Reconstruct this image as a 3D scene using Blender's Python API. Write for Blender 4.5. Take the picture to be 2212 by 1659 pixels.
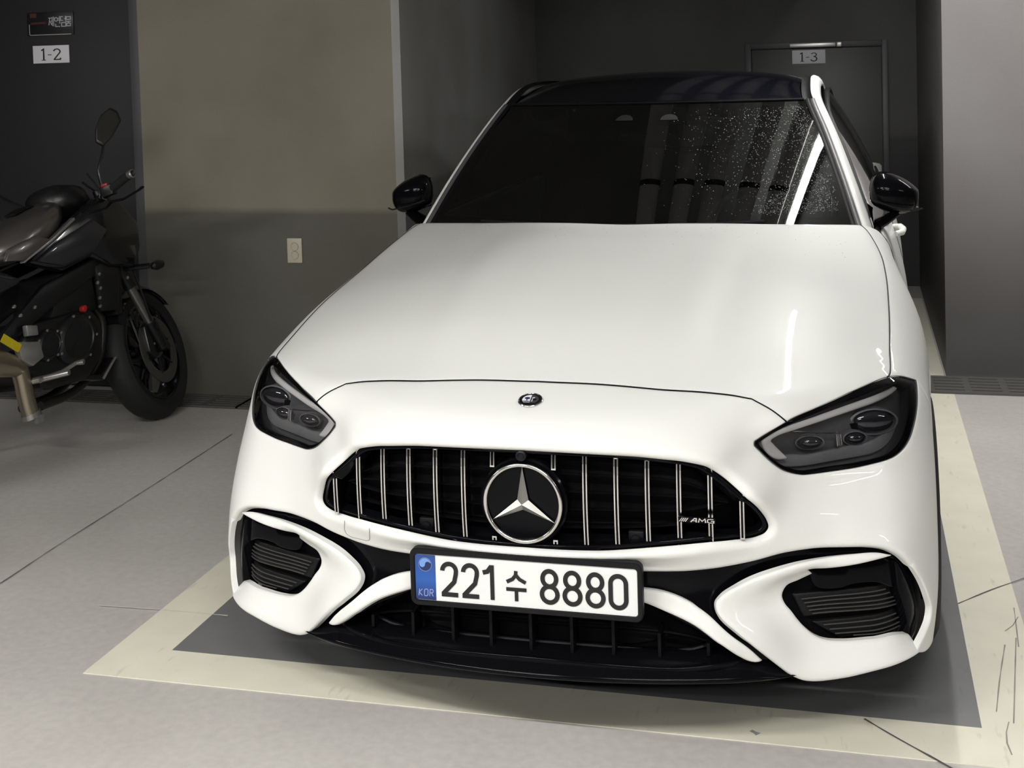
import bpy, bmesh, math, random
import numpy as np
from mathutils import Vector, Matrix
from mathutils.geometry import delaunay_2d_cdt

random.seed(7)
rng = np.random.default_rng(7)
SC = bpy.context.scene
COL = SC.collection
for ob in list(bpy.data.objects):
    bpy.data.objects.remove(ob)

# ------------------------------------------------------------------ camera
IW, IH = 2212, 1659
F_PX, PX, PY = 2807.9, 1109.6, 259.2          # a crop from the lower half of a taller picture: the lens axis is high in the frame
cam_d = bpy.data.cameras.new('camera')
cam = bpy.data.objects.new('camera', cam_d)
COL.objects.link(cam)
cam_d.sensor_fit = 'HORIZONTAL'
cam_d.sensor_width = 36.0
cam_d.lens = F_PX / IW * 36.0
cam_d.shift_x = (IW / 2 - PX) / IW
cam_d.shift_y = (PY - IH / 2) / IW
cam_d.clip_start = 0.05
_yaw, _pit, _rol = 0.255128, -0.045094, 0.028426
R_CAM = Matrix.Rotation(_yaw, 3, 'Z') @ Matrix.Rotation(_pit, 3, 'X') @ Matrix.Rotation(_rol, 3, 'Y')
_rx = R_CAM @ Vector((1, 0, 0)); _ry = R_CAM @ Vector((0, 1, 0)); _rz = R_CAM @ Vector((0, 0, 1))
cam.matrix_world = Matrix(((_rx.x, _rz.x, -_ry.x, 0.7294), (_rx.y, _rz.y, -_ry.y, -3.1498),
                           (_rx.z, _rz.z, -_ry.z, 1.5743), (0, 0, 0, 1)))
SC.camera = cam

# ------------------------------------------------------------------ world, exposure
w = bpy.data.worlds.new('world'); SC.world = w
w.use_nodes = True
w.node_tree.nodes['Background'].inputs[0].default_value = (0.02, 0.02, 0.02, 1)
w.node_tree.nodes['Background'].inputs[1].default_value = 0.5
SC.view_settings.view_transform = 'Standard'
SC.view_settings.look = 'None'
SC.view_settings.gamma = 1.0
SC.view_settings.use_curve_mapping = False
SC.view_settings.exposure = 0.14

cy = SC.cycles
cy.max_bounces = 6; cy.diffuse_bounces = 3; cy.glossy_bounces = 3; cy.transmission_bounces = 4; cy.transparent_max_bounces = 8
cy.caustics_reflective = False; cy.caustics_refractive = False

CEIL = 2.62
# ceiling LED lamps: (x, y, length, direction, watts)
LAMPS = [(0.88, 2.05, 1.34, 'y', 19), (-1.1, -2.5, 1.5, 'x', 54), (0.9, -2.5, 1.5, 'x', 33), (-1.4, -4.8, 1.5, 'x', 42), (1.2, -4.8, 1.5, 'x', 32), (-4.2, -2.2, 1.5, 'x', 44), (4.4, -2.2, 1.5, 'x', 8), (2.4, 2.8, 1.2, 'x', 3.6)]
# ---- measured body tables (metres, car axes: x right, y rearwards, z up)
XF=[-0.12, 0, 0.12, 0.24, 0.34, 0.42, 0.5, 0.58, 0.66, 0.74, 0.82, 0.9, 1.0]
ZF=[0.08, 0.18, 0.28, 0.36, 0.44, 0.52, 0.6, 0.68, 0.76, 0.86]
ZW=[0.15, 0.3, 0.45, 0.6, 0.75, 0.9, 1.05]
YP=[-0.3, 0, 0.3, 0.7, 1.2]
XT=[-0.2, 0, 0.2, 0.4, 0.6, 0.75, 0.9]
YT=[-0.4, -0.25, -0.1, 0.1, 0.4, 0.8, 1.2]
TF=np.array([[-0.3807, -0.3943, -0.3884, -0.385, -0.3833, -0.3836, -0.3862, -0.3893, -0.3858, -0.369], [-0.3838, -0.3979, -0.3928, -0.3896, -0.3875, -0.3872, -0.3894, -0.3932, -0.391, -0.377], [-0.3807, -0.3943, -0.3884, -0.385, -0.3833, -0.3836, -0.3862, -0.3893, -0.3858, -0.369], [-0.3702, -0.3839, -0.3746, -0.3679, -0.3655, -0.3734, -0.3793, -0.378, -0.3673, -0.336], [-0.3504, -0.3694, -0.3593, -0.341, -0.3377, -0.3631, -0.3736, -0.3656, -0.3383, -0.2916], [-0.3247, -0.348, -0.349, -0.3096, -0.3041, -0.3425, -0.3634, -0.3339, -0.293, -0.2512], [-0.2935, -0.3101, -0.3049, -0.267, -0.2738, -0.2961, -0.3219, -0.2393, -0.2328, -0.2142], [-0.258, -0.2621, -0.2561, -0.2429, -0.2435, -0.2422, -0.2107, -0.1729, -0.1911, -0.1737], [-0.2204, -0.2307, -0.2268, -0.2236, -0.2136, -0.1888, -0.1441, -0.1268, -0.1275, -0.1214], [-0.1829, -0.2007, -0.201, -0.2009, -0.1896, -0.1497, -0.0977, -0.0758, -0.0698, -0.0525], [-0.144, -0.1652, -0.1663, -0.1656, -0.153, -0.107, -0.0547, -0.0178, 0.0054, 0.0349], [-0.1006, -0.1209, -0.1224, -0.1118, -0.0887, -0.0507, -0.0017, 0.0465, 0.087, 0.1349], [-0.0349, -0.0523, -0.0437, -0.0257, 0.0025, 0.0388, 0.0834, 0.1345, 0.1921, 0.2728]])
TW=np.array([0.8994, 0.9173, 0.9193, 0.913, 0.8971, 0.8594, 0.8203])
TP=np.array([-0.0078, -0.0106, 0.0054, 0.0229, -0.0116])
TT=np.array([[0.7523, 0.793, 0.8342, 0.8975, 0.963, 1.0101, 1.0458], [0.7533, 0.7959, 0.8386, 0.9018, 0.9666, 1.011, 1.0384], [0.7524, 0.793, 0.8341, 0.8975, 0.963, 1.0102, 1.0458], [0.7413, 0.7803, 0.8191, 0.8833, 0.9493, 1.0, 1.0462], [0.7138, 0.7522, 0.7899, 0.8528, 0.9195, 0.9755, 1.0377], [0.6769, 0.7145, 0.7533, 0.8118, 0.8812, 0.9411, 1.0177], [0.6204, 0.6573, 0.6938, 0.747, 0.8231, 0.8875, 0.9746]])
TR=np.array([0.127, 0.0756])
# ------------------------------------------------------------------ materials
MATS = {}
def mat(name, col=(.5, .5, .5), rough=.5, metal=0., coat=0., spec=.5, emit=0., bump=None, vary=None, coat_rough=.03):
    if name in MATS: return MATS[name]
    m = bpy.data.materials.new(name); m.use_nodes = True
    nt = m.node_tree; b = nt.nodes['Principled BSDF']
    b.inputs['Base Color'].default_value = (*col, 1)
    b.inputs['Roughness'].default_value = rough
    b.inputs['Metallic'].default_value = metal
    b.inputs['Specular IOR Level'].default_value = spec
    if coat:
        b.inputs['Coat Weight'].default_value = coat; b.inputs['Coat Roughness'].default_value = coat_rough
    if emit:
        b.inputs['Emission Color'].default_value = (*col, 1); b.inputs['Emission Strength'].default_value = emit
    tc = nt.nodes.new('ShaderNodeTexCoord')
    if vary:                                   # (scale, amount, stretch)
        sc, am, st = vary
        mp = nt.nodes.new('ShaderNodeMapping'); mp.inputs['Scale'].default_value = st
        nz = nt.nodes.new('ShaderNodeTexNoise'); nz.inputs['Scale'].default_value = sc; nz.inputs['Detail'].default_value = 5
        cr_ = nt.nodes.new('ShaderNodeMix'); cr_.data_type = 'RGBA'
        cr_.inputs[6].default_value = (*[max(0, c * (1 - am)) for c in col], 1)
        cr_.inputs[7].default_value = (*[min(1, c * (1 + am)) for c in col], 1)
        nt.links.new(tc.outputs['Object'], mp.inputs[0]); nt.links.new(mp.outputs[0], nz.inputs['Vector'])
        nt.links.new(nz.outputs[0], cr_.inputs[0]); nt.links.new(cr_.outputs[2], b.inputs['Base Color'])
    if bump:                                   # (scale, strength)
        nb = nt.nodes.new('ShaderNodeTexNoise'); nb.inputs['Scale'].default_value = bump[0]; nb.inputs['Detail'].default_value = 3
        bp = nt.nodes.new('ShaderNodeBump'); bp.inputs['Strength'].default_value = bump[1]; bp.inputs['Distance'].default_value = .004
        nt.links.new(tc.outputs['Object'], nb.inputs['Vector']); nt.links.new(nb.outputs[0], bp.inputs['Height']); nt.links.new(bp.outputs[0], b.inputs['Normal'])
    MATS[name] = m
    return m

def glass(name, tint, ior=1.5, rough=.0, extra=0.):
    """thin pane: Fresnel mix of clear tint and mirror"""
    if name in MATS: return MATS[name]
    m = bpy.data.materials.new(name); m.use_nodes = True
    nt = m.node_tree; nt.nodes.remove(nt.nodes['Principled BSDF'])
    out = nt.nodes['Material Output']
    fr = nt.nodes.new('ShaderNodeFresnel'); fr.inputs['IOR'].default_value = ior
    tr = nt.nodes.new('ShaderNodeBsdfTransparent'); tr.inputs[0].default_value = (*tint, 1)
    gl = nt.nodes.new('ShaderNodeBsdfGlossy'); gl.inputs['Roughness'].default_value = rough
    mx = nt.nodes.new('ShaderNodeMixShader')
    nt.links.new(fr.outputs[0], mx.inputs[0]); nt.links.new(tr.outputs[0], mx.inputs[1]); nt.links.new(gl.outputs[0], mx.inputs[2])
    nt.links.new(mx.outputs[0], out.inputs[0])
    MATS[name] = m
    return m

# ------------------------------------------------------------------ objects
def tag(o, label=None, cat=None, group=None, kind=None):
    if label: o['label'] = label
    if cat: o['category'] = cat
    if group: o['group'] = group
    if kind: o['kind'] = kind
    return o

def link(o, parent=None):
    COL.objects.link(o)
    if parent is not None:
        o.parent = parent
        r = parent
        M = Matrix.Identity(4)
        while r is not None:                  # geometry is written in world axes
            M = r.matrix_basis @ M if r.parent is None else M
            r = r.parent
        o.matrix_parent_inverse = M.inverted() if parent.parent is None else Matrix.Identity(4)
    return o

def empty(name, loc=(0, 0, 0), **k):
    o = bpy.data.objects.new(name, None); COL.objects.link(o)
    o.location = loc; o.matrix_basis = Matrix.Translation(loc)
    o.empty_display_size = .1
    return tag(o, **k)

def mesh(name, verts, faces, m, parent=None, smooth=True, **k):
    me = bpy.data.meshes.new(name)
    me.from_pydata([tuple(map(float, v)) for v in verts], [], [tuple(int(i) for i in f) for f in faces])
    if smooth:
        me.polygons.foreach_set('use_smooth', [True] * len(me.polygons))
    me.materials.append(m)
    me.update()
    o = bpy.data.objects.new(name, me)
    link(o, parent)
    return tag(o, **k)

def from_bm(name, bm, m, parent=None, smooth=False, angle=None, **k):
    bmesh.ops.recalc_face_normals(bm, faces=bm.faces)
    me = bpy.data.meshes.new(name); bm.to_mesh(me); bm.free()
    me.materials.append(m)
    if smooth:
        me.polygons.foreach_set('use_smooth', [True] * len(me.polygons))
        if angle: me.set_sharp_from_angle(angle=math.radians(angle))
    o = bpy.data.objects.new(name, me); link(o, parent)
    return tag(o, **k)

class MB:
    """collects simple solids into one mesh"""
    def __init__(s): s.v = []; s.f = []
    def add(s, v, f):
        n = len(s.v); s.v += [tuple(map(float, q)) for q in v]; s.f += [tuple(i + n for i in g) for g in f]; return s
    def box(s, c, d, M=None):
        x, y, z = [q / 2 for q in d]
        v = [Vector((sx * x, sy * y, sz * z)) for sx in (-1, 1) for sy in (-1, 1) for sz in (-1, 1)]
        if M is not None: v = [M @ q for q in v]
        v = [q + Vector(c) for q in v]
        return s.add(v, [(0, 1, 3, 2), (4, 6, 7, 5), (0, 4, 5, 1), (2, 3, 7, 6), (0, 2, 6, 4), (1, 5, 7, 3)])
    def tube(s, path, r, n=12, closed=False, cap=True, flat=None):
        P = [Vector(p) for p in path]; N = len(P)
        rs = r if hasattr(r, '__len__') else [r] * N
        T = []
        for i in range(N):
            a = P[(i - 1) % N] if (closed or i > 0) else P[0]
            b = P[(i + 1) % N] if (closed or i < N - 1) else P[-1]
            T.append((b - a).normalized())
        ref = Vector((0, 0, 1)) if abs(T[0].z) < .9 else Vector((1, 0, 0))
        if flat: ref = Vector(flat[2])
        u = T[0].cross(ref).normalized(); v = []; f = []
        for i in range(N):
            u = (u - T[i] * u.dot(T[i])).normalized(); w_ = u.cross(T[i])
            ku, kv = (flat[0], flat[1]) if flat else (1, 1)
            for k in range(n):
                a = 2 * math.pi * k / n
                v.append(P[i] + (u * math.cos(a) * ku + w_ * math.sin(a) * kv) * rs[i])
        M_ = N if closed else N - 1
        for i in range(M_):
            for k in range(n):
                a = i * n + k; b = i * n + (k + 1) % n; c = ((i + 1) % N) * n + (k + 1) % n; d = ((i + 1) % N) * n + k
                f.append((a, b, c, d))
        if cap and not closed:
            f.append(tuple(range(n - 1, -1, -1))); f.append(tuple((N - 1) * n + k for k in range(n)))
        return s.add(v, f)
    def lathe(s, prof, n=32, M=None):
        """prof: (r, h) pairs about +Z, moved by M"""
        M = M or Matrix.Identity(4); v = []; f = []; N = len(prof)
        for (r, h) in prof:
            for k in range(n):
                a = 2 * math.pi * k / n
                v.append(M @ Vector((r * math.cos(a), r * math.sin(a), h)))
        for i in range(N - 1):
            for k in range(n):
                f.append((i * n + k, i * n + (k + 1) % n, (i + 1) * n + (k + 1) % n, (i + 1) * n + k))
        return s.add(v, f)
    def prism(s, poly, y0, y1, M=None):
        """poly: (x, z) outline extruded along y"""
        M = M or Matrix.Identity(4); n = len(poly)
        v = [M @ Vector((x, y0, z)) for x, z in poly] + [M @ Vector((x, y1, z)) for x, z in poly]
        f = [tuple(range(n - 1, -1, -1)), tuple(range(n, 2 * n))] + [(i, (i + 1) % n, n + (i + 1) % n, n + i) for i in range(n)]
        return s.add(v, f)
    def build(s, name, m, parent=None, smooth=False, angle=40, bevel=0, **k):
        bm = bmesh.new()
        vs = [bm.verts.new(q) for q in s.v]
        for g in s.f:
            try: bm.faces.new([vs[i] for i in g])
            except ValueError: pass
        if bevel:
            bmesh.ops.recalc_face_normals(bm, faces=bm.faces)
            ed = [e for e in bm.edges if len(e.link_faces) == 2 and e.calc_face_angle(0) > .5]
            bmesh.ops.bevel(bm, geom=ed, offset=bevel, segments=2, profile=.5, affect='EDGES')
        return from_bm(name, bm, m, parent, smooth or bool(bevel), angle, **k)

def grid_mesh(name, fn, nu, nv, m, parent=None, **k):
    v = [fn(i / nu, j / nv) for i in range(nu + 1) for j in range(nv + 1)]
    f = [(i * (nv + 1) + j, (i + 1) * (nv + 1) + j, (i + 1) * (nv + 1) + j + 1, i * (nv + 1) + j + 1) for i in range(nu) for j in range(nv)]
    return mesh(name, v, f, m, parent, **k)

def mirror(o, parent=None, name=None):
    """the mirror twin of a car part on the other side of the car"""
    me = o.data.copy()
    for v in me.vertices: v.co.x = -v.co.x
    me.flip_normals()
    c = bpy.data.objects.new(name or o.name.split('.')[0], me)
    link(c, parent if parent is not None else o.parent)
    for key in o.keys(): c[key] = o[key]
    return c

def smooth_line(pts, step):
    """smooth curve through points, resampled"""
    p = np.array(pts, float)
    if len(p) < 3:
        n = max(2, int(np.linalg.norm(p[-1] - p[0]) / step) + 1)
        return p[0] + (p[-1] - p[0]) * np.linspace(0, 1, n)[:, None]
    d = np.r_[0, np.cumsum(np.linalg.norm(np.diff(p, axis=0), axis=1) ** .75)]
    L = np.linalg.norm(np.diff(p, axis=0), axis=1).sum()
    s = np.linspace(0, d[-1], max(3, int(L / step) + 1))
    return crw(d, s) @ p

# ------------------------------------------------------------------ car body as one smooth hull
def crw(xk, x):
    xk = np.asarray(xk, float); x = np.asarray(x, float).ravel(); n = len(xk)
    E = np.eye(n); m = np.gradient(E, xk, axis=0)
    i = np.clip(np.searchsorted(xk, x) - 1, 0, n - 2)
    h = xk[i + 1] - xk[i]; t = (x - xk[i]) / h; tc = np.clip(t, 0, 1)
    a = 2 * tc**3 - 3 * tc**2 + 1; b = tc**3 - 2 * tc**2 + tc; c = -2 * tc**3 + 3 * tc**2; d = tc**3 - tc**2
    return (a[:, None] * E[i] + (b * h)[:, None] * m[i] + c[:, None] * E[i + 1] + (d * h)[:, None] * m[i + 1]
            + np.where(t < 0, t * h, 0)[:, None] * m[i] + np.where(t > 1, (t - 1) * h, 0)[:, None] * m[i + 1])
def cr(xk, yk, x): return (crw(xk, x) @ np.asarray(yk)).reshape(np.shape(x))
def cr2(xk, yk, T, x, y): return np.einsum('ni,ni->n', crw(xk, x) @ T, crw(yk, y)).reshape(np.shape(x))
def smax(a, b, r):
    u = np.maximum(a + r, 0); v = np.maximum(b + r, 0)
    return np.minimum(np.maximum(a, b), -r) + np.sqrt(u * u + v * v)
def sstep(a, b, x):
    t = np.clip((x - a) / (b - a), 0, 1); return t * t * (3 - 2 * t)
def G(Q):
    x = np.abs(Q[:, 0]); y = Q[:, 1]; z = Q[:, 2]
    f = cr2(XF, ZF, TF, x, np.clip(z, .05, .9)) - y + .034 * (1 - sstep(.22, .44, x)) * sstep(.30, .36, z) * (1 - sstep(.437, .482, z))
    s = x - cr(ZW, TW, np.clip(z, .1, 1.1)) - cr(YP, TP, np.clip(y, -.4, 1.2)) + .10 * np.clip(y - 3.2, 0, 2)**2 - .026 * sstep(1.0, 2.0, y) - .018 * sstep(2.4, 3.1, y)
    yy = np.clip(y, -.5, 1.25)
    dome = .011 * (1 - sstep(.31, .42, x + .05 * (.5 - y))) * sstep(-.32, .12, y) * (1 - sstep(.72, 1.03, y))
    t = z - cr2(XT, YT, TT, x, yy) - dome + .05 * np.clip(y - 4.0, 0, 1)**2
    g = smax(smax(f, s, TR[0]), t, TR[1])
    return smax(g, y - 4.36 + .12 * x * x + .25 * (z - .6)**2, .18)
def gradG(P):
    e = 2e-3; g = np.empty_like(P)
    for k in range(3):
        d = np.zeros(3); d[k] = e; g[:, k] = G(P + d) - G(P - d)
    return g / np.linalg.norm(g, axis=1)[:, None]
def solve(O, D, a, b):
    a = np.full(len(O), a); b = np.full(len(O), b)
    for _ in range(22):
        m = (a + b) / 2; ins = G(O + D * m[:, None]) < 0
        a = np.where(ins, m, a); b = np.where(ins, b, m)
    return O + D * ((a + b) / 2)[:, None]
YC, RC = .9, 1.28
def lift_front(uv):
    th = uv[:, 0] / RC; O = np.stack([0 * th, 0 * th + YC, uv[:, 1]], 1); D = np.stack([np.sin(th), -np.cos(th), 0 * th], 1)
    return solve(O, D, .45, 1.75)
def lift_top(uv):
    O = np.stack([uv[:, 0], uv[:, 1], 0 * uv[:, 0] + .45], 1)
    return solve(O, np.array([[0, 0, 1.]]).repeat(len(O), 0), 0, .9)
def lift_hood(uv):                             # rays lean forwards so that the nose edge is met squarely
    O = np.stack([uv[:, 0], uv[:, 1] - .5 * .45, 0 * uv[:, 0] + .45], 1)
    return solve(O, np.array([[0, -.5, 1.]]).repeat(len(O), 0), 0, .9)
def uv_hood(P):
    P = np.asarray(P, float); return np.stack([P[:, 0], P[:, 1] + .5 * P[:, 2]], 1)
SX, SZ = .40, .55
def lift_side(uv):                             # uv = (y, angle*0.5) about an axis along the car
    an = uv[:, 1] / .5; O = np.stack([0 * an + SX, uv[:, 0], 0 * an + SZ], 1); D = np.stack([np.cos(an), 0 * an, np.sin(an)], 1)
    return solve(O, D, .05, 1.1)
def uv_side(P):
    P = np.asarray(P, float); return np.stack([P[:, 1], .5 * np.arctan2(P[:, 2] - SZ, P[:, 0] - SX)], 1)
def uv_front(P):
    P = np.asarray(P, float); return np.stack([RC * np.arctan2(P[:, 0], YC - P[:, 1]), P[:, 2]], 1)

def seg_dist(Q, A, B):
    """distance of points Q to the nearest of segments A-B"""
    out = np.full(len(Q), 9.); D = B - A; L = (D**2).sum(1) + 1e-12
    for i in range(0, len(Q), 2000):
        q = Q[i:i + 2000]
        t = np.clip(np.einsum('nmk,mk->nm', q[:, None] - A[None], D) / L, 0, 1)
        out[i:i + 2000] = np.sqrt((((A[None] + D[None] * t[..., None]) - q[:, None])**2).sum(2)).min(1)
    return out
def inside(Q, loops):
    c = np.zeros(len(Q), int)
    for L in loops:
        A = L; B = np.roll(L, -1, 0)
        for i in range(0, len(Q), 4000):
            q = Q[i:i + 4000]
            up = (A[None, :, 1] > q[:, None, 1]) != (B[None, :, 1] > q[:, None, 1])
            den = np.where(np.abs(B[:, 1] - A[:, 1]) < 1e-12, 1e-12, B[:, 1] - A[:, 1])
            xx = A[None, :, 0] + (q[:, None, 1] - A[None, :, 1]) / den * (B - A)[None, :, 0]
            c[i:i + 4000] += (up & (q[:, None, 0] < xx)).sum(1)
    return c % 2 == 1

def panel(name, loops, lift, m, parent, off=0., grid=.012, step=.007, depth=.018, depthfn=None, flip=False, lips=True, **k):
    """a body panel: outline loops (lists of (points, edge radius)) in a flat chart, laid on the hull, edges rolled and returned inwards"""
    LP = []; groups = {}
    for loop in loops:
        pts = []
        for (p, r) in loop:
            q = smooth_line(p, step)
            groups.setdefault(r, []).append(q)
            pts.append(q[:-1] if True else q)
        L = np.concatenate(pts)
        keep = np.ones(len(L), bool)
        d = np.linalg.norm(np.diff(np.vstack([L, L[:1]]), axis=0), axis=1); keep[d < 1e-4] = False
        LP.append(L[keep])
    lo = np.min([L.min(0) for L in LP], 0); hi = np.max([L.max(0) for L in LP], 0)
    A_ = np.concatenate(LP); B_ = np.concatenate([np.roll(L, -1, 0) for L in LP])
    gx = np.arange(lo[0], hi[0], grid); gy = np.arange(lo[1], hi[1], grid)
    X, Y = np.meshgrid(gx, gy); X = X + (np.arange(len(gy)) % 2)[:, None] * grid * .5
    I = np.stack([X.ravel(), Y.ravel()], 1)
    I = I[inside(I, LP)]
    if len(I): I = I[seg_dist(I, A_, B_) > grid * .6]
    # rings just inside the edge
    rings = []
    tn = B_ - A_; tn = tn / (np.linalg.norm(tn, axis=1)[:, None] + 1e-12); nn = np.stack([-tn[:, 1], tn[:, 0]], 1)
    mid = (A_ + B_) / 2
    if lips:
        for r, qs in groups.items():
            for dd in ([r * .12, r * .4, r * .75, r * 1.1] if r > .006 else [r * .35, r]):
                for q in qs:
                    t = np.gradient(q, axis=0); t /= np.linalg.norm(t, axis=1)[:, None] + 1e-12; n_ = np.stack([-t[:, 1], t[:, 0]], 1)
                    for sg in (-1, 1):
                        c = q + n_ * dd * sg
                        ok = inside(c, LP)
                        c = c[ok]
                        if len(c): rings.append(c[seg_dist(c, A_, B_) > dd * .8])
    allp = [A_] + rings + ([I] if len(I) else [])
    V = np.concatenate([a for a in allp if len(a)])
    edges = []; n0 = 0
    for L in LP:
        edges += [(n0 + i, n0 + (i + 1) % len(L)) for i in range(len(L))]; n0 += len(L)
    vo, _, fo, _, _, _ = delaunay_2d_cdt([Vector(q) for q in V], edges, [], 0, 1e-6)
    vo = np.array([tuple(q) for q in vo]); fo = np.array([tuple(f) for f in fo if len(f) == 3])
    fo = fo[inside(vo[fo].mean(1), LP)]
    def place(Q, extra=0.):
        P = lift(Q); N = gradG(P)
        s = np.zeros(len(Q))
        for r, qs in groups.items():
            if not lips: continue
            a = np.concatenate([q[:-1] for q in qs]); b = np.concatenate([q[1:] for q in qs])
            d = np.minimum(seg_dist(Q, a, b), r)
            s = np.maximum(s, r - np.sqrt(np.maximum(r * r - (r - d)**2, 0)))
        o_ = off - s - extra
        if depthfn is not None: o_ = o_ + depthfn(Q, P)
        return P + N * o_[:, None]
    P = place(vo)
    e1 = P[fo[:, 1]] - P[fo[:, 0]]; e2 = P[fo[:, 2]] - P[fo[:, 0]]
    nf = np.cross(e1, e2); N = gradG(P[fo].mean(1))
    bad = (nf * N).sum(1) < 0
    fo[bad] = fo[bad][:, ::-1]
    verts = list(P); faces = [tuple(f) for f in fo]
    if depth:
        for li, L in enumerate(LP):
            dl = depth[li] if isinstance(depth, (list, tuple)) else depth
            n0 = len(verts); T = place(L); U = place(L, dl); n = len(L)
            verts += list(T) + list(U)
            faces += [(n0 + i, n0 + (i + 1) % n, n0 + n + (i + 1) % n, n0 + n + i) for i in range(n)]
    return mesh(name, verts, faces, m, parent, **k)

def mir(pts):
    return [(-a, b) for a, b in reversed(pts)]
def full(segs):
    """half outline (list of (points, r)) from centreline to centreline -> closed symmetric loop"""
    return segs + [(mir(p), r) for p, r in reversed(segs)]
def offset_loop(L, d):
    """shift a closed outline by d to its inside"""
    L = np.array(L, float); t = np.roll(L, -1, 0) - np.roll(L, 1, 0); t /= np.linalg.norm(t, axis=1)[:, None] + 1e-12
    n = np.stack([-t[:, 1], t[:, 0]], 1)
    area = np.sum(L[:, 0] * np.roll(L[:, 1], -1) - np.roll(L[:, 0], -1) * L[:, 1])
    return L + n * d * (1 if area > 0 else -1)
def front_pts(uv, off=0.):
    P = lift_front(np.array(uv, float)); return P + gradG(P) * off
# ------------------------------------------------------------------ the garage
def node_mat(name):
    m = bpy.data.materials.new(name); m.use_nodes = True
    return m, m.node_tree, m.node_tree.nodes['Principled BSDF']

def floor_material():
    m, nt, b = node_mat('floor_epoxy'); N = nt.nodes; Lk = nt.links
    tc = N.new('ShaderNodeTexCoord')
    n1 = N.new('ShaderNodeTexNoise'); n1.inputs['Scale'].default_value = 1.3; n1.inputs['Detail'].default_value = 6
    n2 = N.new('ShaderNodeTexNoise'); n2.inputs['Scale'].default_value = 40; n2.inputs['Detail'].default_value = 3
    r = N.new('ShaderNodeValToRGB'); r.color_ramp.elements[0].position = .35; r.color_ramp.elements[1].position = .7
    r.color_ramp.elements[0].color = (.60, .57, .54, 1); r.color_ramp.elements[1].color = (.70, .67, .64, 1)
    mx = N.new('ShaderNodeMix'); mx.data_type = 'RGBA'; mx.blend_type = 'MULTIPLY'; mx.inputs[0].default_value = .25
    Lk.new(tc.outputs['Object'], n1.inputs['Vector']); Lk.new(tc.outputs['Object'], n2.inputs['Vector'])
    Lk.new(n1.outputs[0], r.inputs[0]); Lk.new(r.outputs[0], mx.inputs[6]); Lk.new(n2.outputs[0], mx.inputs[7])
    Lk.new(mx.outputs[2], b.inputs['Base Color'])
    b.inputs['Roughness'].default_value = .38; b.inputs['Specular IOR Level'].default_value = .35
    return m

def paint_material(name, col, rough, wear):
    """floor paint with scuffs: small dark marks with a shape of their own"""
    m, nt, b = node_mat(name); N = nt.nodes; Lk = nt.links
    tc = N.new('ShaderNodeTexCoord')
    mp = N.new('ShaderNodeMapping'); mp.inputs['Scale'].default_value = (14, 3, 1)
    n1 = N.new('ShaderNodeTexNoise'); n1.inputs['Scale'].default_value = 3; n1.inputs['Detail'].default_value = 6
    r = N.new('ShaderNodeValToRGB'); r.color_ramp.elements[0].position = .62; r.color_ramp.elements[1].position = .72
    r.color_ramp.elements[0].color = (*col, 1); r.color_ramp.elements[1].color = (*[c * wear for c in col], 1)
    n2 = N.new('ShaderNodeTexNoise'); n2.inputs['Scale'].default_value = 6; n2.inputs['Detail'].default_value = 4
    mx = N.new('ShaderNodeMix'); mx.data_type = 'RGBA'; mx.blend_type = 'MULTIPLY'; mx.inputs[0].default_value = .18
    Lk.new(tc.outputs['Object'], mp.inputs[0]); Lk.new(mp.outputs[0], n1.inputs['Vector']); Lk.new(n1.outputs[0], r.inputs[0])
    Lk.new(tc.outputs['Object'], n2.inputs['Vector']); Lk.new(r.outputs[0], mx.inputs[6]); Lk.new(n2.outputs[0], mx.inputs[7])
    Lk.new(mx.outputs[2], b.inputs['Base Color'])
    b.inputs['Roughness'].default_value = rough
    return m

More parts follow.
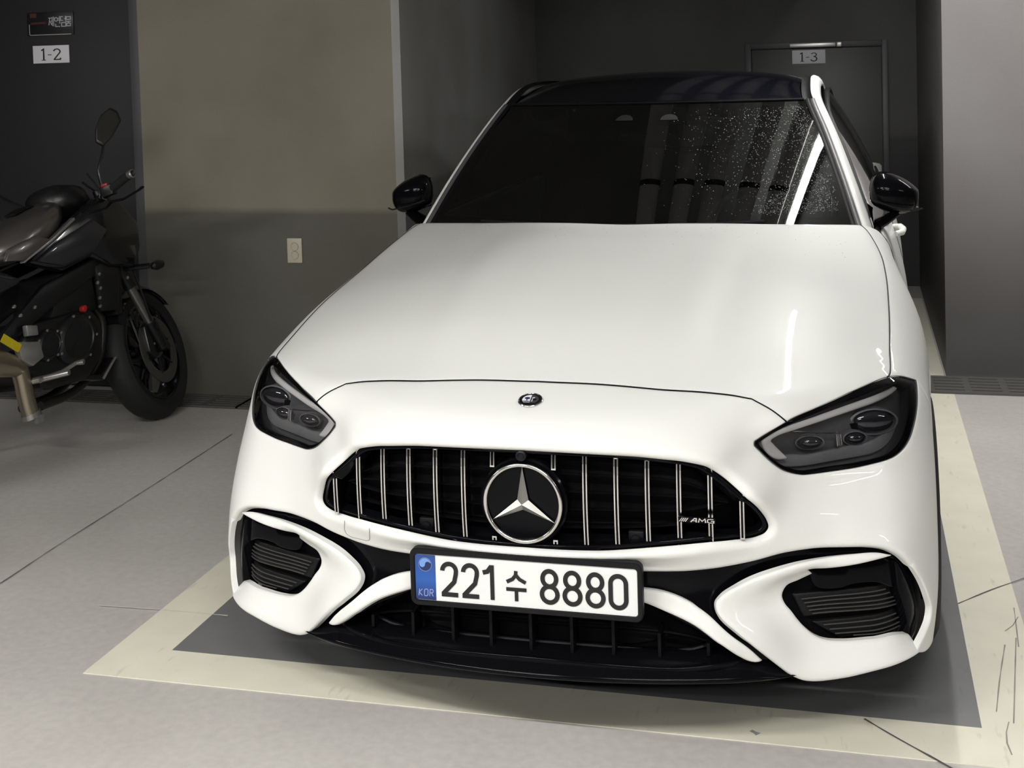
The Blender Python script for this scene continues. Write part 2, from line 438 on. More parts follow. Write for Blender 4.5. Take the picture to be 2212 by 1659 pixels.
def wall_material(name, up, low, split, stain=None, soft=.0175):
    """wall paint in two tones, lower band darker; a wide soft blend paints in light falloff; soft trowel mottling and smudges"""
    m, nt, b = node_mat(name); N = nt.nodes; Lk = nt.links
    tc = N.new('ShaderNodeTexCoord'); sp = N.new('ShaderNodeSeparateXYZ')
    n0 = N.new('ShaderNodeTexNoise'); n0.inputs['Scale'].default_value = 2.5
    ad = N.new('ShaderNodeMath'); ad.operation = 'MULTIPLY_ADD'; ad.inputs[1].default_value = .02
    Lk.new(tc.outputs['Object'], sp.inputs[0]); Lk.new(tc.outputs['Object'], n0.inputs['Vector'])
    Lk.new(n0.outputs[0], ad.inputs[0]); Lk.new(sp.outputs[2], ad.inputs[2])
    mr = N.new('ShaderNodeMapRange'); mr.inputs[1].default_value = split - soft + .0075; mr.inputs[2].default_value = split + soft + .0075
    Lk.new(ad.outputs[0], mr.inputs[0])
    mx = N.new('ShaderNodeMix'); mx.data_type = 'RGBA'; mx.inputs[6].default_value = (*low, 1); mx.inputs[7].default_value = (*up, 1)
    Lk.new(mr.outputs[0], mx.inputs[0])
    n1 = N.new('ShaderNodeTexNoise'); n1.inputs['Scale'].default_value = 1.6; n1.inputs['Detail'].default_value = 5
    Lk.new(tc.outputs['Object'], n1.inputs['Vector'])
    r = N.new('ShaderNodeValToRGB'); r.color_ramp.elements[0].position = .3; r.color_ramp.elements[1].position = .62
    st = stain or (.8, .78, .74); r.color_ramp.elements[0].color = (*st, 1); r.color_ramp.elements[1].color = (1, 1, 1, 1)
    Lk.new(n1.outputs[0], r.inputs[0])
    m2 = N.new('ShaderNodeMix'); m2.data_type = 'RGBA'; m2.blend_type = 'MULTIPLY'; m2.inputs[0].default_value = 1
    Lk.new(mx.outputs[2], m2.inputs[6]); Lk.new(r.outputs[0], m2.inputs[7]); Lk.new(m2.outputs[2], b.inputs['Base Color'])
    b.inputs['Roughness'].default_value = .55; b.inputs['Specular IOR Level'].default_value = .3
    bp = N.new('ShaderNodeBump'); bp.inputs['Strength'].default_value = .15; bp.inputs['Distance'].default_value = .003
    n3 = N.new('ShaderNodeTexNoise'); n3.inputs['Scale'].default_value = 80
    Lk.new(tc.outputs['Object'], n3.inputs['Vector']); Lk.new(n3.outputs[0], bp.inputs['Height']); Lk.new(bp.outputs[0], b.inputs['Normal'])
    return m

M_FLOOR = floor_material()
M_LINE = paint_material('line_paint', (.93, .89, .74), .5, .86)
M_BAY = paint_material('bay_paint', (.215, .215, .22), .42, .85)
M_WALL_L = wall_material('wall_paint_beige', (.265, .245, .195), (.135, .13, .112), .90)
M_WALL_RET = wall_material('wall_paint_grey', (.52, .52, .51), (.34, .34, .34), 1.0)
M_WALL_BACK = wall_material('wall_paint_dark', (.10, .10, .10), (.06, .06, .063), 1.0)
M_WALL_R = wall_material('wall_warm_grey_falloff', (.225, .213, .215), (.105, .10, .10), .72, (.9, .88, .87), .42)  # lamp falloff painted into the colour: fades darker down the wall
M_CEIL = mat('ceiling_concrete', (.24, .24, .235), .8, vary=(2, .2, (1, 1, 1)))
M_DOOR = mat('door_steel_paint', (.020, .021, .025), .5, spec=.3)
M_DOOR2 = mat('door_steel_grey', (.07, .07, .07), .45)
M_FRAME = mat('door_frame_paint', (.075, .075, .08), .45)
M_JOINT = mat('sealant_dark', (.10, .096, .09), .8)
M_GRATE = mat('cast_grate', (.11, .105, .10), .6)

YL, YR, YB = 2.512, 3.36, 5.85         # front of the left wall, of the right wall, back of the bay
XL, XR = -1.287, 1.147
XD = -2.62                             # right jamb of the left door

def slab(name, lo, hi, m, parent=None, bevel=0, **k):
    lo = Vector(lo); hi = Vector(hi)
    return MB().box((lo + hi) / 2, hi - lo).build(name, m, parent, bevel=bevel, **k)
S = dict(kind='structure')
slab('floor', (-9, -10, -.1), (9, 7.2, 0), M_FLOOR, label='grey polished concrete garage floor', **S)
slab('ceiling', (-9, -10, CEIL), (9, 7.2, CEIL + .15), M_CEIL, label='bare concrete garage ceiling', **S)
# left wall: a block between the left door and the bay, its right edge with a small chamfer
b = MB().prism([(XD, 0), (XL - .03, 0), (XL - .03, CEIL), (XD, CEIL)], YL, YL + .25)
wl = b.build('wall_left', M_WALL_L, label='beige painted wall with darker lower band beside the bay', **S)
mesh('wall_left_return', [(XL - .03, YL, 0), (XL, YL + .03, 0), (-1.44, YB, 0), (XL - .03, YL, CEIL), (XL, YL + .03, CEIL), (-1.44, YB, CEIL), (-1.48, YB + .1, 0), (-1.48, YB + .1, CEIL)],
     [(0, 1, 4, 3), (1, 2, 5, 4), (2, 6, 7, 5)], M_WALL_RET, smooth=False, label='grey side wall running back along the left of the bay', **S)
slab('wall_back', (-1.6, YB, 0), (1.6, YB + .2, CEIL), M_WALL_BACK, label='dark grey wall at the back of the parking bay', **S)
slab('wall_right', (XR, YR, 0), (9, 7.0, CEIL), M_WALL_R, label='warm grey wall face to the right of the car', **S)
slab('wall_far_left', (-9.2, -10, 0), (-9, 7.2, CEIL), M_WALL_R, **S)
slab('wall_far_right', (9, -10, 0), (9.2, 7.2, CEIL), M_WALL_R, **S)
slab('wall_behind', (-9, -10.2, 0), (9, -10, CEIL), M_WALL_R, **S)
slab('wall_door_side', (-9, YL + .03, 0), (XD - 1.15, 7, CEIL), M_DOOR, **S)

# left door 1-2: steel leaf set back in its frame
def box_part(name, lo, hi, m, parent, bevel=.002, **k):
    return slab(name, lo, hi, m, parent, bevel=bevel, **k)
d1 = empty('door_1', (XD - .6, YL + .05, 0), label='dark steel door behind the motorcycle', kind='structure')
box_part('door_leaf', (XD - 1.10, YL + .05, .01), (XD - .065, YL + .09, 2.1), M_DOOR, d1)
box_part('door_frame', (XD - .060, YL + .02, 0), (XD, YL + .12, 2.16), M_FRAME, d1)
box_part('door_frame', (XD - 1.16, YL + .02, 0), (XD - 1.105, YL + .12, 2.16), M_FRAME, d1)
box_part('door_frame', (XD - 1.105, YL + .02, 2.105), (XD - .060, YL + .12, 2.16), M_FRAME, d1)
slab('wall_above_door', (XD - 1.2, YL + .03, 2.16), (XD, YL + .3, CEIL), M_DOOR, **S)
# back door 1-3
d2 = empty('door_2', (.5, YB - .03, 0), label='dark grey steel door in the back wall of the bay', kind='structure')
dx0, dx1, dz = .03, .963, 1.648
box_part('door_leaf', (dx0 + .045, YB - .02, .01), (dx1 - .042, YB + .01, dz - .045), M_DOOR2, d2)
box_part('door_frame', (dx0, YB - .032, 0), (dx0 + .04, YB + .01, dz), M_FRAME, d2)
box_part('door_frame', (dx1 - .037, YB - .032, 0), (dx1, YB + .01, dz), M_FRAME, d2)
box_part('door_frame', (dx0 + .04, YB - .032, dz - .04), (dx1 - .037, YB + .01, dz), M_FRAME, d2)
M_ALU = mat('brushed_aluminium', (.55, .54, .53), .35, metal=.8)
cl = empty('door_closer', (.52, YB - .05, 1.62), label='silver closer bar above the back door leaf', cat='door closer')
box_part('closer_body', (.33, YB - .068, 1.612), (.63, YB - .033, 1.640), M_ALU, cl, .003)
box_part('closer_end', (.635, YB - .066, 1.610), (.67, YB - .033, 1.642), M_ALU, cl, .003)

# signs
M_PAPER = mat('sign_white', (.78, .78, .82), .5)
M_INK = mat('sign_ink', (.015, .015, .017), .6)
M_BLACKSIGN = mat('sign_black', (.006, .006, .008), .35)
M_RED = mat('sign_red', (.06, .006, .005), .5)
M_WHITEINK = mat('sign_white_ink', (.5, .5, .54), .5)
def strokes(name, strs, m, parent, org, ux, uz, wdt, th=.0012, **k):
    """flat lettering: each stroke a list of (a, b) points in the sign's own units"""
    mb = MB(); org = Vector(org); n = Vector((0, -1, 0))
    for i_st, st in enumerate(strs):
        w_ = wdt
        if isinstance(st, tuple) and isinstance(st[0], list): st, w_ = st
        P = [Vector((a, b)) for a, b in st]; N = len(P); vs = []
        closed = N > 2 and (P[0] - P[-1]).length < 1e-6
        for i in range(N):
            a = P[i - 1] if i > 0 else (P[-2] if closed else P[0]); b = P[i + 1] if i < N - 1 else (P[1] if closed else P[-1])
            d1 = (P[i] - a); d2 = (b - P[i])
            t = ((d1.normalized() if d1.length else d2.normalized()) + (d2.normalized() if d2.length else d1.normalized()))
            t = t.normalized() if t.length > 1e-6 else d1.normalized()
            nn = Vector((-t.y, t.x))
            dd = d2 if d2.length else d1
            c = max(.5, abs(nn.dot(Vector((-dd.y, dd.x)).normalized())))
            vs += [P[i] + nn * w_ / 2 / c, P[i] - nn * w_ / 2 / c]
        pts = [org + Vector(ux) * q.x + Vector(uz) * q.y for q in vs]
        v = pts + [p + n * th * (1 + .06 * i_st) for p in pts]; o_ = len(pts); f = []
        for i in range(N - 1):
            a = 2 * i
            f += [(o_ + a, o_ + a + 1, o_ + a + 3, o_ + a + 2), (a, a + 2, o_ + a + 2, o_ + a), (a + 1, o_ + a + 1, o_ + a + 3, a + 3)]
        mb.add(v, f)
    return mb.build(name, m, parent, **k)
def arc(cx, cy, rx, ry, a0, a1, n=14):
    return [(cx + rx * math.cos(math.radians(a0 + (a1 - a0) * i / n)), cy + ry * math.sin(math.radians(a0 + (a1 - a0) * i / n))) for i in range(n + 1)]
ONE = [([(.10, .80), (.24, .92), (.24, .08)], .10), ([(.10, .05), (.38, .05)], .055)]
DASH = [([(.50, .46), (.74, .46)], .06)]
TWO = [(arc(1.08, .70, .20, .20, 170, -25, 12) + [(.90, .10)], .085), ([(.86, .08), (1.28, .08), (1.30, .2)], .09)]
THREE = [(arc(1.06, .71, .17, .18, 160, -80, 12), .075), (arc(1.05, .29, .21, .23, 95, -165, 14), .09)]
def number_sign(strs, c, wd, ht, y, label, tilt=0.):
    o = empty('number_sign', (c[0], y, c[1] - ht / 2), label=label, cat='sign')
    slab('sign_plate', (c[0] - wd / 2, y - .004, c[1] - ht / 2), (c[0] + wd / 2, y, c[1] + ht / 2), M_PAPER, o, bevel=.0008)
    h = ht * .72
    strokes('sign_number', strs, M_INK, o, (c[0] - .70 * h * 1.42, y - .004, c[1] - h / 2), (h * 1.42, 0, 0), (0, 0, h), .1, th=.0008)
    return o
number_sign(ONE + DASH + TWO, (-3.135, 1.675), .205, .088, YL + .05, 'white sign reading 1-2 on the dark door behind the motorcycle')
number_sign(ONE + DASH + THREE, (.452, 1.548), .218, .092, YB - .02, 'white sign reading 1-3 on the back door behind the car')
bs = empty('name_plate', (-3.125, YL + .05, 1.77), label='black name plate with white lettering above the 1-2 sign', cat='sign')
by = YL + .05
slab('plate_body', (-3.262, by - .006, 1.768), (-3.0, by, 1.885), M_BLACKSIGN, bs, bevel=.001)
strokes('plate_line', [[(-.118, .0), (-.118, -.050), (-.112, -.054), (.118, -.054)]], M_ALU, bs, (-3.131, by - .006, 1.8265), (1, 0, 0), (0, 0, 1), .004)
strokes('plate_mark', [([(-.112, .043), (-.075, .043)], .022), ([(-.108, .004), (-.022, .006)], .010)], M_RED, bs, (-3.131, by - .006, 1.8265), (1, 0, 0), (0, 0, 1), .004)
HAN = []
def han(ox, st, s=.031):
    for q in st: HAN.append(([(ox + a * s, .010 + b * s) for a, b in q], .0040))
han(-.008, [[(0, .6), (.55, .6)], [(.28, .6), (.05, -.55)], [(.3, .1), (.55, -.5)], [(.68, .75), (.68, -.7)], [(.95, .8), (.95, -.75)], [(.5, .1), (.68, .1)]])
han(.026, [arc(.3, .35, .28, .3, 0, 360), [(.95, .85), (.95, -.35)], [(.65, .5), (.95, .5)], [(.65, .2), (.95, .2)], [(.2, -.35), (.2, -.8), (1, -.8)]])
han(.060, [[(.05, .75), (.05, .15), (.5, .15)], [(.05, .75), (.5, .75)], [(.95, .85), (.95, -.05)], [(.7, .4), (.95, .4)], [(.2, -.2), (.95, -.2), (.95, -.8), (.2, -.8), (.2, -.2)]])
han(.094, [[(.0, .75), (.8, .75), (.8, .3), (.0, .3), (.0, .75)], [(-.1, -.05), (.9, -.05)], [(.4, -.05), (.4, -.3)], [(.05, -.35), (.75, -.35), (.75, -.8), (.05, -.8), (.05, -.35)]], .029)
strokes('plate_lettering', HAN, M_WHITEINK, bs, (-3.131, by - .006, 1.8265), (1, 0, 0), (0, 0, 1), .004)

# wall socket
M_PLASTIC = mat('ivory_plastic', (.58, .53, .42), .4)
M_HOLE = mat('socket_dark', (.02, .02, .02), .6)
so = empty('wall_socket', (-1.835, YL, .65), label='ivory double wall socket on the beige wall', cat='socket')
slab('socket_plate', (-1.872, YL - .009, .650), (-1.797, YL, .768), M_PLASTIC, so, bevel=.003)
for zc in (.728, .687):
    M = Matrix.Translation((-1.8345, YL - .009, zc)) @ Matrix.Rotation(math.pi / 2, 4, 'X')
    r_ = MB().lathe([(.0195, 0), (.0195, .003), (.0165, .003), (.0165, -.004), (0, -.004)], 24, M).build('socket_ring', M_PLASTIC, so, smooth=True)
    hb = MB()
    for sx in (-1, 1): hb.lathe([(.0028, .0005), (0, .0005)], 8, M @ Matrix.Translation((sx * .007, 0, -.004)))
    MB().lathe([(.0205, .0005), (.0195, .0005)], 24, M).build('socket_shadow_gap', M_HOLE, so)
    hb.build('socket_hole', M_HOLE, so)

# drains along the wall feet
def drain(x0, x1, y0, y1, label):
    root = empty('floor_drain', ((x0 + x1) / 2, (y0 + y1) / 2, 0), label=label, cat='drain')
    slab('drain_channel', (x0, y0, .0005), (x1, y1, .002), M_JOINT, root)
    n = int((x1 - x0) / .42)
    for i in range(n):
        a = x0 + (x1 - x0) * i / n + .006; b_ = x0 + (x1 - x0) * (i + 1) / n - .006
        mb = MB(); ny = 5; wy = (y1 - y0 - .03) / ny
        for j in range(ny + 1):
            yc = y0 + .015 + wy * j
            mb.box(((a + b_) / 2, yc, .005), (b_ - a, wy * .62, .008))
        for xx in (a, (a * 2 + b_) / 3, (a + 2 * b_) / 3, b_):
            mb.box((xx, (y0 + y1) / 2, .005), (.03, y1 - y0 - .02, .007))
        mb.build('grate', M_GRATE, root)
drain(XR - .09, XR + 2.4, 3.03, 3.335, 'long slotted floor drain at the foot of the right wall')
drain(XD - 1.0, XL - .25, 2.285, 2.49, 'slotted floor drain at the foot of the left wall')

# painted parking bay: dark inside, cream lines round it
bx0, bx1, byf, bw = -1.084, .997, -.040, .166
def paint(name, pts, m, h, label):
    mb = MB(); n = len(pts)
    mb.add([(x, y, h) for x, y in pts] + [(x, y, .0001) for x, y in pts], [tuple(range(n))] + [(i, (i + 1) % n, n + (i + 1) % n, n + i) for i in range(n)])
    return mb.build(name, m, label=label, kind='structure')
paint('bay_floor_paint', [(bx0 - .02, byf - .02), (bx1 + .02, byf - .02), (bx1 + .02, 5.4), (bx0 - .02, 5.4)], M_BAY, .0012, 'dark grey painted floor of the parking bay')
paint('bay_line_front', [(bx0 - bw, byf - bw), (bx1 + bw + .0, byf - bw), (bx1 + bw, byf), (bx0 - bw, byf)], M_LINE, .0022, 'cream painted line across the front of the bay')
paint('bay_line_left', [(bx0 - bw, byf), (bx0, byf), (bx0, 2.28), (bx0 - bw, 2.28)], M_LINE, .0022, 'cream painted line along the left of the bay')
paint('bay_line_right', [(bx1, byf), (bx1 + bw - .004, byf), (bx1 + bw - .004, 3.02), (bx1, 3.02)], M_LINE, .0022, 'cream painted line along the right of the bay')
paint('bay_line_right_rear', [(bx1, 3.34), (bx1 + .14, 3.34), (bx1 + .14, 5.4), (bx1, 5.4)], M_LINE, .0022, 'cream painted line between the car and the right wall')
# joints and cracks in the floor
def crack(pts, wd, name='floor_joint'):
    P = smooth_line(pts, .05); mb = MB(); t = np.gradient(P, axis=0); t /= np.linalg.norm(t, axis=1)[:, None]; nn = np.stack([-t[:, 1], t[:, 0]], 1)
    v = []; f = []
    for i, (p, q) in enumerate(zip(P, nn)):
        k = wd * (.6 + .8 * rng.random()) / 2
        v += [(p[0] + q[0] * k, p[1] + q[1] * k, .0031), (p[0] - q[0] * k, p[1] - q[1] * k, .0031)]
        if i: f.append((2 * i - 2, 2 * i - 1, 2 * i + 1, 2 * i))
    return mb.add(v, f).build(name, M_JOINT, kind='structure', label={'floor_joint': 'fine dark crack line in the floor', 'floor_scratch': 'pale scratch line across the left bay line', 'floor_scuff': 'thin grey scuff on the right bay line', 'floor_stain': 'small dark spot on the front bay line'}[name])

crack([(-1.85, -.6), (-1.851, .273), (-1.862, .58), (-1.866, .99), (-1.869, 1.247), (-1.883, 1.9)], .0032)
crack([(.734, -.051), (.794, -.114), (.908, -.224), (1.10, -.42), (1.5, -.8)], .006)
crack([(.997, .66), (1.094, .773), (1.199, .882), (1.6, 1.33)], .004)
M_JOINT2 = M_JOINT; M_JOINT = mat('pale_scratch', (.70, .68, .60), .6)
crack([(-1.45, .184), (-1.255, .191), (-1.035, .191)], .005, 'floor_scratch')
M_JOINT = mat('tyre_scuff', (.34, .32, .29), .8)
for sc in ([(1.129, .463), (1.108, .297), (1.07, -.005)], [(1.096, .415), (1.062, .213), (1.037, .043)], [(1.146, .66), (1.137, .522), (1.129, .408)], [(1.150, .60), (1.12, .52), (1.105, .50)], [(1.06, .0), (1.045, -.08), (1.05, -.15)]):
    crack(sc, .0030, 'floor_scuff')
crack([(.478, -.158), (.487, -.165), (.496, -.172)], .012, 'floor_stain')
M_JOINT = M_JOINT2
# ceiling services above the car: ducts along the bay and LED battens
M_DUCT = mat('painted_duct', (.72, .72, .70), .5)
M_BAND = mat('duct_band', (.06, .06, .06), .5)
DX = [-.115, .10, .29, .51, .70]
for i, (x, which) in enumerate(zip(DX, ('leftmost', 'second from left', 'middle', 'second from right', 'rightmost'))):
    r_ = empty('ceiling_duct', (x, 1.8, 2.40), label=f'round grey duct under the ceiling above the car, {which} of five', cat='duct', group='ducts above the bay')
    MB().tube([(x, -.2, 2.40), (x, 5.7, 2.40)], .062, 24).build('duct_pipe', M_DUCT, r_, smooth=True)
    for yy in (.35, 1.62, 2.9, 4.2):
        MB().tube([(x, yy - .02, 2.40), (x, yy + .02, 2.40)], .0655, 24).build('duct_band', M_BAND, r_, smooth=True)
M_LED = bpy.data.materials.new('led_tube'); M_LED.use_nodes = True
_b = M_LED.node_tree.nodes['Principled BSDF']; _b.inputs['Emission Color'].default_value = (1, 1, .97, 1); _b.inputs['Base Color'].default_value = (1, 1, 1, 1)
_b.inputs['Emission Strength'].default_value = 80
M_BATTEN = mat('lamp_housing', (.7, .7, .7), .4)
for i, (x, y, L, d, wt) in enumerate(LAMPS):
    r_ = empty('ceiling_lamp', (x, y, CEIL), label=['white LED batten lamp above the car between duct and wall', 'LED batten lamp over the drive lane, left of the near pair', 'LED batten lamp over the drive lane, right of the near pair', 'LED batten lamp over the drive lane, left of the far pair', 'LED batten lamp over the drive lane, right of the far pair', 'LED batten lamp far to the left over the drive lane', 'LED batten lamp far to the right over the drive lane', 'LED batten lamp in front of the right wall'][i], cat='lamp', group='ceiling lamps')
    ex = (L / 2, .022) if d == 'x' else (.022, L / 2)
    slab('lamp_housing', (x - ex[0] - .01, y - ex[1] - .01, CEIL - .06), (x + ex[0] + .01, y + ex[1] + .01, CEIL), M_BATTEN, r_, bevel=.004)
    a, b_ = ((x - L / 2, y, CEIL - .075), (x + L / 2, y, CEIL - .075)) if d == 'x' else ((x, y - L / 2, CEIL - .075), (x, y + L / 2, CEIL - .075))
    MB().tube([a, b_], .016, 12).build('lamp_tube', M_LED, r_, smooth=True)
    ld = bpy.data.lights.new('lamp_light', 'AREA'); ld.shape = 'RECTANGLE'; ld.size = L if d == 'x' else .035; ld.size_y = .035 if d == 'x' else L
    ld.energy = wt; ld.color = (1, .985, .95)
    lo = bpy.data.objects.new('lamp_light', ld); COL.objects.link(lo); lo.location = (0, 0, -.1); lo.parent = r_
# ------------------------------------------------------------------ the white car
M_WHITE = mat('car_paint_white', (.80, .80, .775), .42, coat=.32, coat_rough=.02, spec=.12)
M_GLOSS = mat('gloss_black', (.003, .003, .004), .10, spec=.10)
M_BLACK = mat('satin_black_plastic', (.007, .007, .008), .45, spec=.22)
M_DARK = mat('dark_cavity', (.003, .003, .004), .7, spec=.08)
M_FIN = mat('intake_fin', (.005, .005, .006), .4, spec=.10)
M_CHROME = mat('chrome', (.66, .65, .63), .16, metal=1.0)
M_SATIN = mat('satin_chrome', (.62, .61, .58), .28, metal=.9)
M_TYRE = mat('tyre_rubber', (.012, .012, .012), .75)
M_RIM = mat('wheel_alloy_dark', (.03, .03, .032), .3, metal=.7)
M_RUBBER = mat('window_rubber', (.006, .006, .007), .55, spec=.15)
M_GREYSTRIP = mat('pillar_strip_grey', (.085, .08, .085), .45)
M_PANO = mat('roof_glass_black', (.003, .003, .006), .10, spec=.35)
M_SCREEN = glass('windscreen_glass', (.10, .115, .11), 1.78)
M_SIDEGL = glass('side_glass', (.06, .06, .07), 1.5)
M_LENS = glass('headlamp_lens', (.86, .86, .88), 1.38)
M_LAMPIN = mat('headlamp_inner', (.085, .085, .088), .45)
M_LAMPGREY = mat('headlamp_grey', (.19, .19, .192), .4)
M_DRL = mat('light_guide', (.78, .76, .73), .25, coat=.5)
M_OPTIC = mat('projector_glass', (.02, .02, .025), .05, coat=1.0)
M_SEAT = mat('seat_leather', (.02, .02, .02), .55)

car = empty('car', (0, 2.0, 0), label='white saloon car with black roof parked nose-out in the bay', cat='car')

SHUT = [(0, .8155), (.1771, .8137), (.34, .8065), (.4658, .7988), (.5212, .7934), (.5557, .7877)]
SHUT2 = [(.5557, .7877), (.5947, .7664), (.6268, .7398)]
HL_A = [(.6268, .7398), (.5602, .7134), (.5408, .7056)]
HLTOP = [(.5408, .7056), (.5602, .7134), (.6268, .7398), (.7236, .7597), (.8456, .7792), (.995, .7869), (1.0534, .7797), (1.1273, .7579)]
HLBOT = [(.5408, .7056), (.5387, .6995), (.5517, .6848), (.5779, .6588), (.606, .638), (.6341, .626), (.6595, .6193), (.6854, .6176), (.7338, .6167), (.7966, .6178), (.8598, .623), (.9174, .6308), (.9565, .6432), (.989, .6604), (1.0218, .6854), (1.0546, .7103), (1.0912, .7368), (1.1273, .7579)]
GRILLE = [(0, .7107), (.0429, .7102), (.1739, .7066), (.304, .7009), (.3732, .6923), (.4112, .6814), (.4511, .6588), (.4824, .6320), (.5100, .6000), (.5390, .5640), (.5550, .5380), (.5585, .5224), (.5500, .5088), (.5240, .4985), (.4754, .4956), (.4084, .4943), (.3316, .4917), (.1681, .483), (.0896, .4815), (0, .4800)]
SK = [(a_, b_ + (.004 if b_ > .40 else 0)) for a_, b_ in [(.8866, .2033), (.902, .2208), (.9259, .2399), (.9471, .2596), (.9541, .2814), (.9378, .3189), (.9146, .3606), (.8805, .4037), (.8481, .4338), (.8151, .4522), (.7775, .4594), (.7201, .461), (.6532, .4609), (.5844, .4555), (.517, .4417), (.45, .4325), (.38, .4275), (.27, .4235), (.12, .421), (0, .420)]]
ARCHY, ARCHZ, ARCHR = .46, .335, .372
def arch_uv(z):
    y = ARCHY - math.sqrt(ARCHR**2 - (z - ARCHZ)**2); return (RC * math.atan2(.905, YC - y), z)
SEAM = [(1.1273, .7579), (1.150, .70), (1.172, .62)] + [arch_uv(z) for z in (.58, .52, .45, .36, .28, .22, .19)]
bump_segs = [(SHUT, .003), (SHUT2, .003), (HL_A, .004), (HLBOT, .005), (SEAM[:3], .002), (SEAM[2:], .004), ([SEAM[-1], (1.0, .185), (.93, .188), (.8866, .2033)], .006), (SK[:8], .004), (SK[7:], .012)]
nose = panel('front_bumper', [full(bump_segs), full([(GRILLE, .015)])], lift_front, M_WHITE, car, grid=.013, depth=[.012, .003])

# hood
HOODSIDE = [(.8015, .0843), (.8049, .0927), (.8116, .2397), (.8177, .518), (.8171, .8177), (.8088, .9599), (.7892, 1.0721), (.7652, 1.1547), (.7497, 1.1799)]
COWL = [(.7497, 1.1799), (.6645, 1.14), (.5209, 1.0886), (.303, 1.060), (0, 1.052)]
_a = lift_front(np.array(SHUT)); _b2 = lift_front(np.array(SHUT2)); _c = lift_front(np.array([(.6268, .7398), (.7236, .7597), (.8456, .7792), (.995, .7869)]))
_s = lift_top(np.array(HOODSIDE)); _w = lift_top(np.array(COWL))
_tl = lambda P: [tuple(q) for q in uv_hood(P)]
h_front = _tl(_a); h_front[0] = (0, h_front[0][1])
h_f2 = _tl(_b2)
h_lamp = _tl(_c); h_side = _tl(_s); h_lamp[-1] = h_side[0]; h_cowl = _tl(_w)
hood = panel('hood', [full([(h_front, .003), (h_f2, .003), (h_lamp, .004), (h_side, .003), (h_cowl, .004)])], lift_hood, M_WHITE, car, grid=.02, depth=.02)

# front wings (fenders) on the chart about the long axis
def on_top(pts): return lift_top(np.array(pts, float))
def arch_pts(a0, a1, n, cy=ARCHY):
    out = []
    for i in range(n + 1):
        a = math.radians(a0 + (a1 - a0) * i / n)
        out.append((.905, cy + ARCHR * math.cos(a), ARCHZ + ARCHR * math.sin(a)))
    return uv_side(out)
hs = uv_side(on_top(HOODSIDE))
lamp_c = uv_side(lift_front(np.array([(1.1273, .7579), (1.0534, .7797), (.995, .7869)])))
lamp_c[-1] = hs[0]
seam_s = uv_side(lift_front(np.array([SEAM[2], SEAM[1], SEAM[0]])))
DOOR_Y = 1.235
fl = [(list(hs), .003),
      ([tuple(hs[-1]), (1.235, uv_side([(.81, 1.235, .985)])[0][1])], .003),
      ([(DOOR_Y, uv_side([(.81, 1.235, .985)])[0][1]), (DOOR_Y, .02), (DOOR_Y, uv_side([(.90, DOOR_Y, .23)])[0][1])], .004),
      ([(DOOR_Y, uv_side([(.90, DOOR_Y, .23)])[0][1]), (.85, uv_side([(.90, .85, .21)])[0][1])], .003),
      (list(np.vstack([[(.85, uv_side([(.90, .85, .21)])[0][1])], arch_pts(-5, 128, 16), seam_s[:1]])), .004),
      (list(seam_s), .002), (list(lamp_c), .003)]
wing = panel('front_wing', [fl], lift_side, M_WHITE, car, grid=.016, depth=.02)
mirror(wing)

# doors, rear quarter, sills
def zz(z, y=2., x=.9): return float(uv_side([(x, y, z)])[0][1])
BZ = .985
def side_panel(name, y0, y1, ztop0=BZ, ztop1=BZ, extra=None, m=None):
    top = float(uv_side([(.83, y0, ztop0)])[0][1]); top1 = float(uv_side([(.83, y1, ztop1)])[0][1])
    segs = [([(y0, top), ((y0 + y1) / 2, (top + top1) / 2), (y1, top1)], .004), ([(y1, top1), (y1, 0.), (y1, zz(.27))], .004)] if extra is None else extra
    if extra is None: segs += [([(y1, zz(.27)), (y0, zz(.27))], .003), ([(y0, zz(.27)), (y0, 0.), (y0, top)], .004)]
    return panel(name, [segs], lift_side, m or M_WHITE, car, grid=.03, depth=.02)
dF = side_panel('front_door', DOOR_Y + .002, 2.28); mirror(dF)
t0 = float(uv_side([(.83, 2.28, BZ)])[0][1]); t1 = float(uv_side([(.82, 4.2, 1.0)])[0][1]); RA = 3.325
q = [([(2.283, t0), (3.2, t0), (4.0, t0 + .01), (4.25, t0)], .004), ([(4.25, t0), (4.30, .1), (4.28, zz(.30))], .004), ([(4.28, zz(.30)), (3.8, zz(.22))], .004),
     (list(np.vstack([[(3.8, zz(.22))], arch_pts(-10, 190, 22, RA), [(2.85, zz(.22))]])), .004), ([(2.85, zz(.22)), (2.283, zz(.27))], .004), ([(2.283, zz(.27)), (2.283, 0.), (2.283, t0)], .004)]
rq = side_panel('rear_quarter', 0, 0, extra=q); mirror(rq)
sill = MB().prism([(.80, .19), (.915, .20), (.928, .285), (.8, .30)], .84, 2.94).build('sill', M_BLACK, car, bevel=.008); mirror(sill)
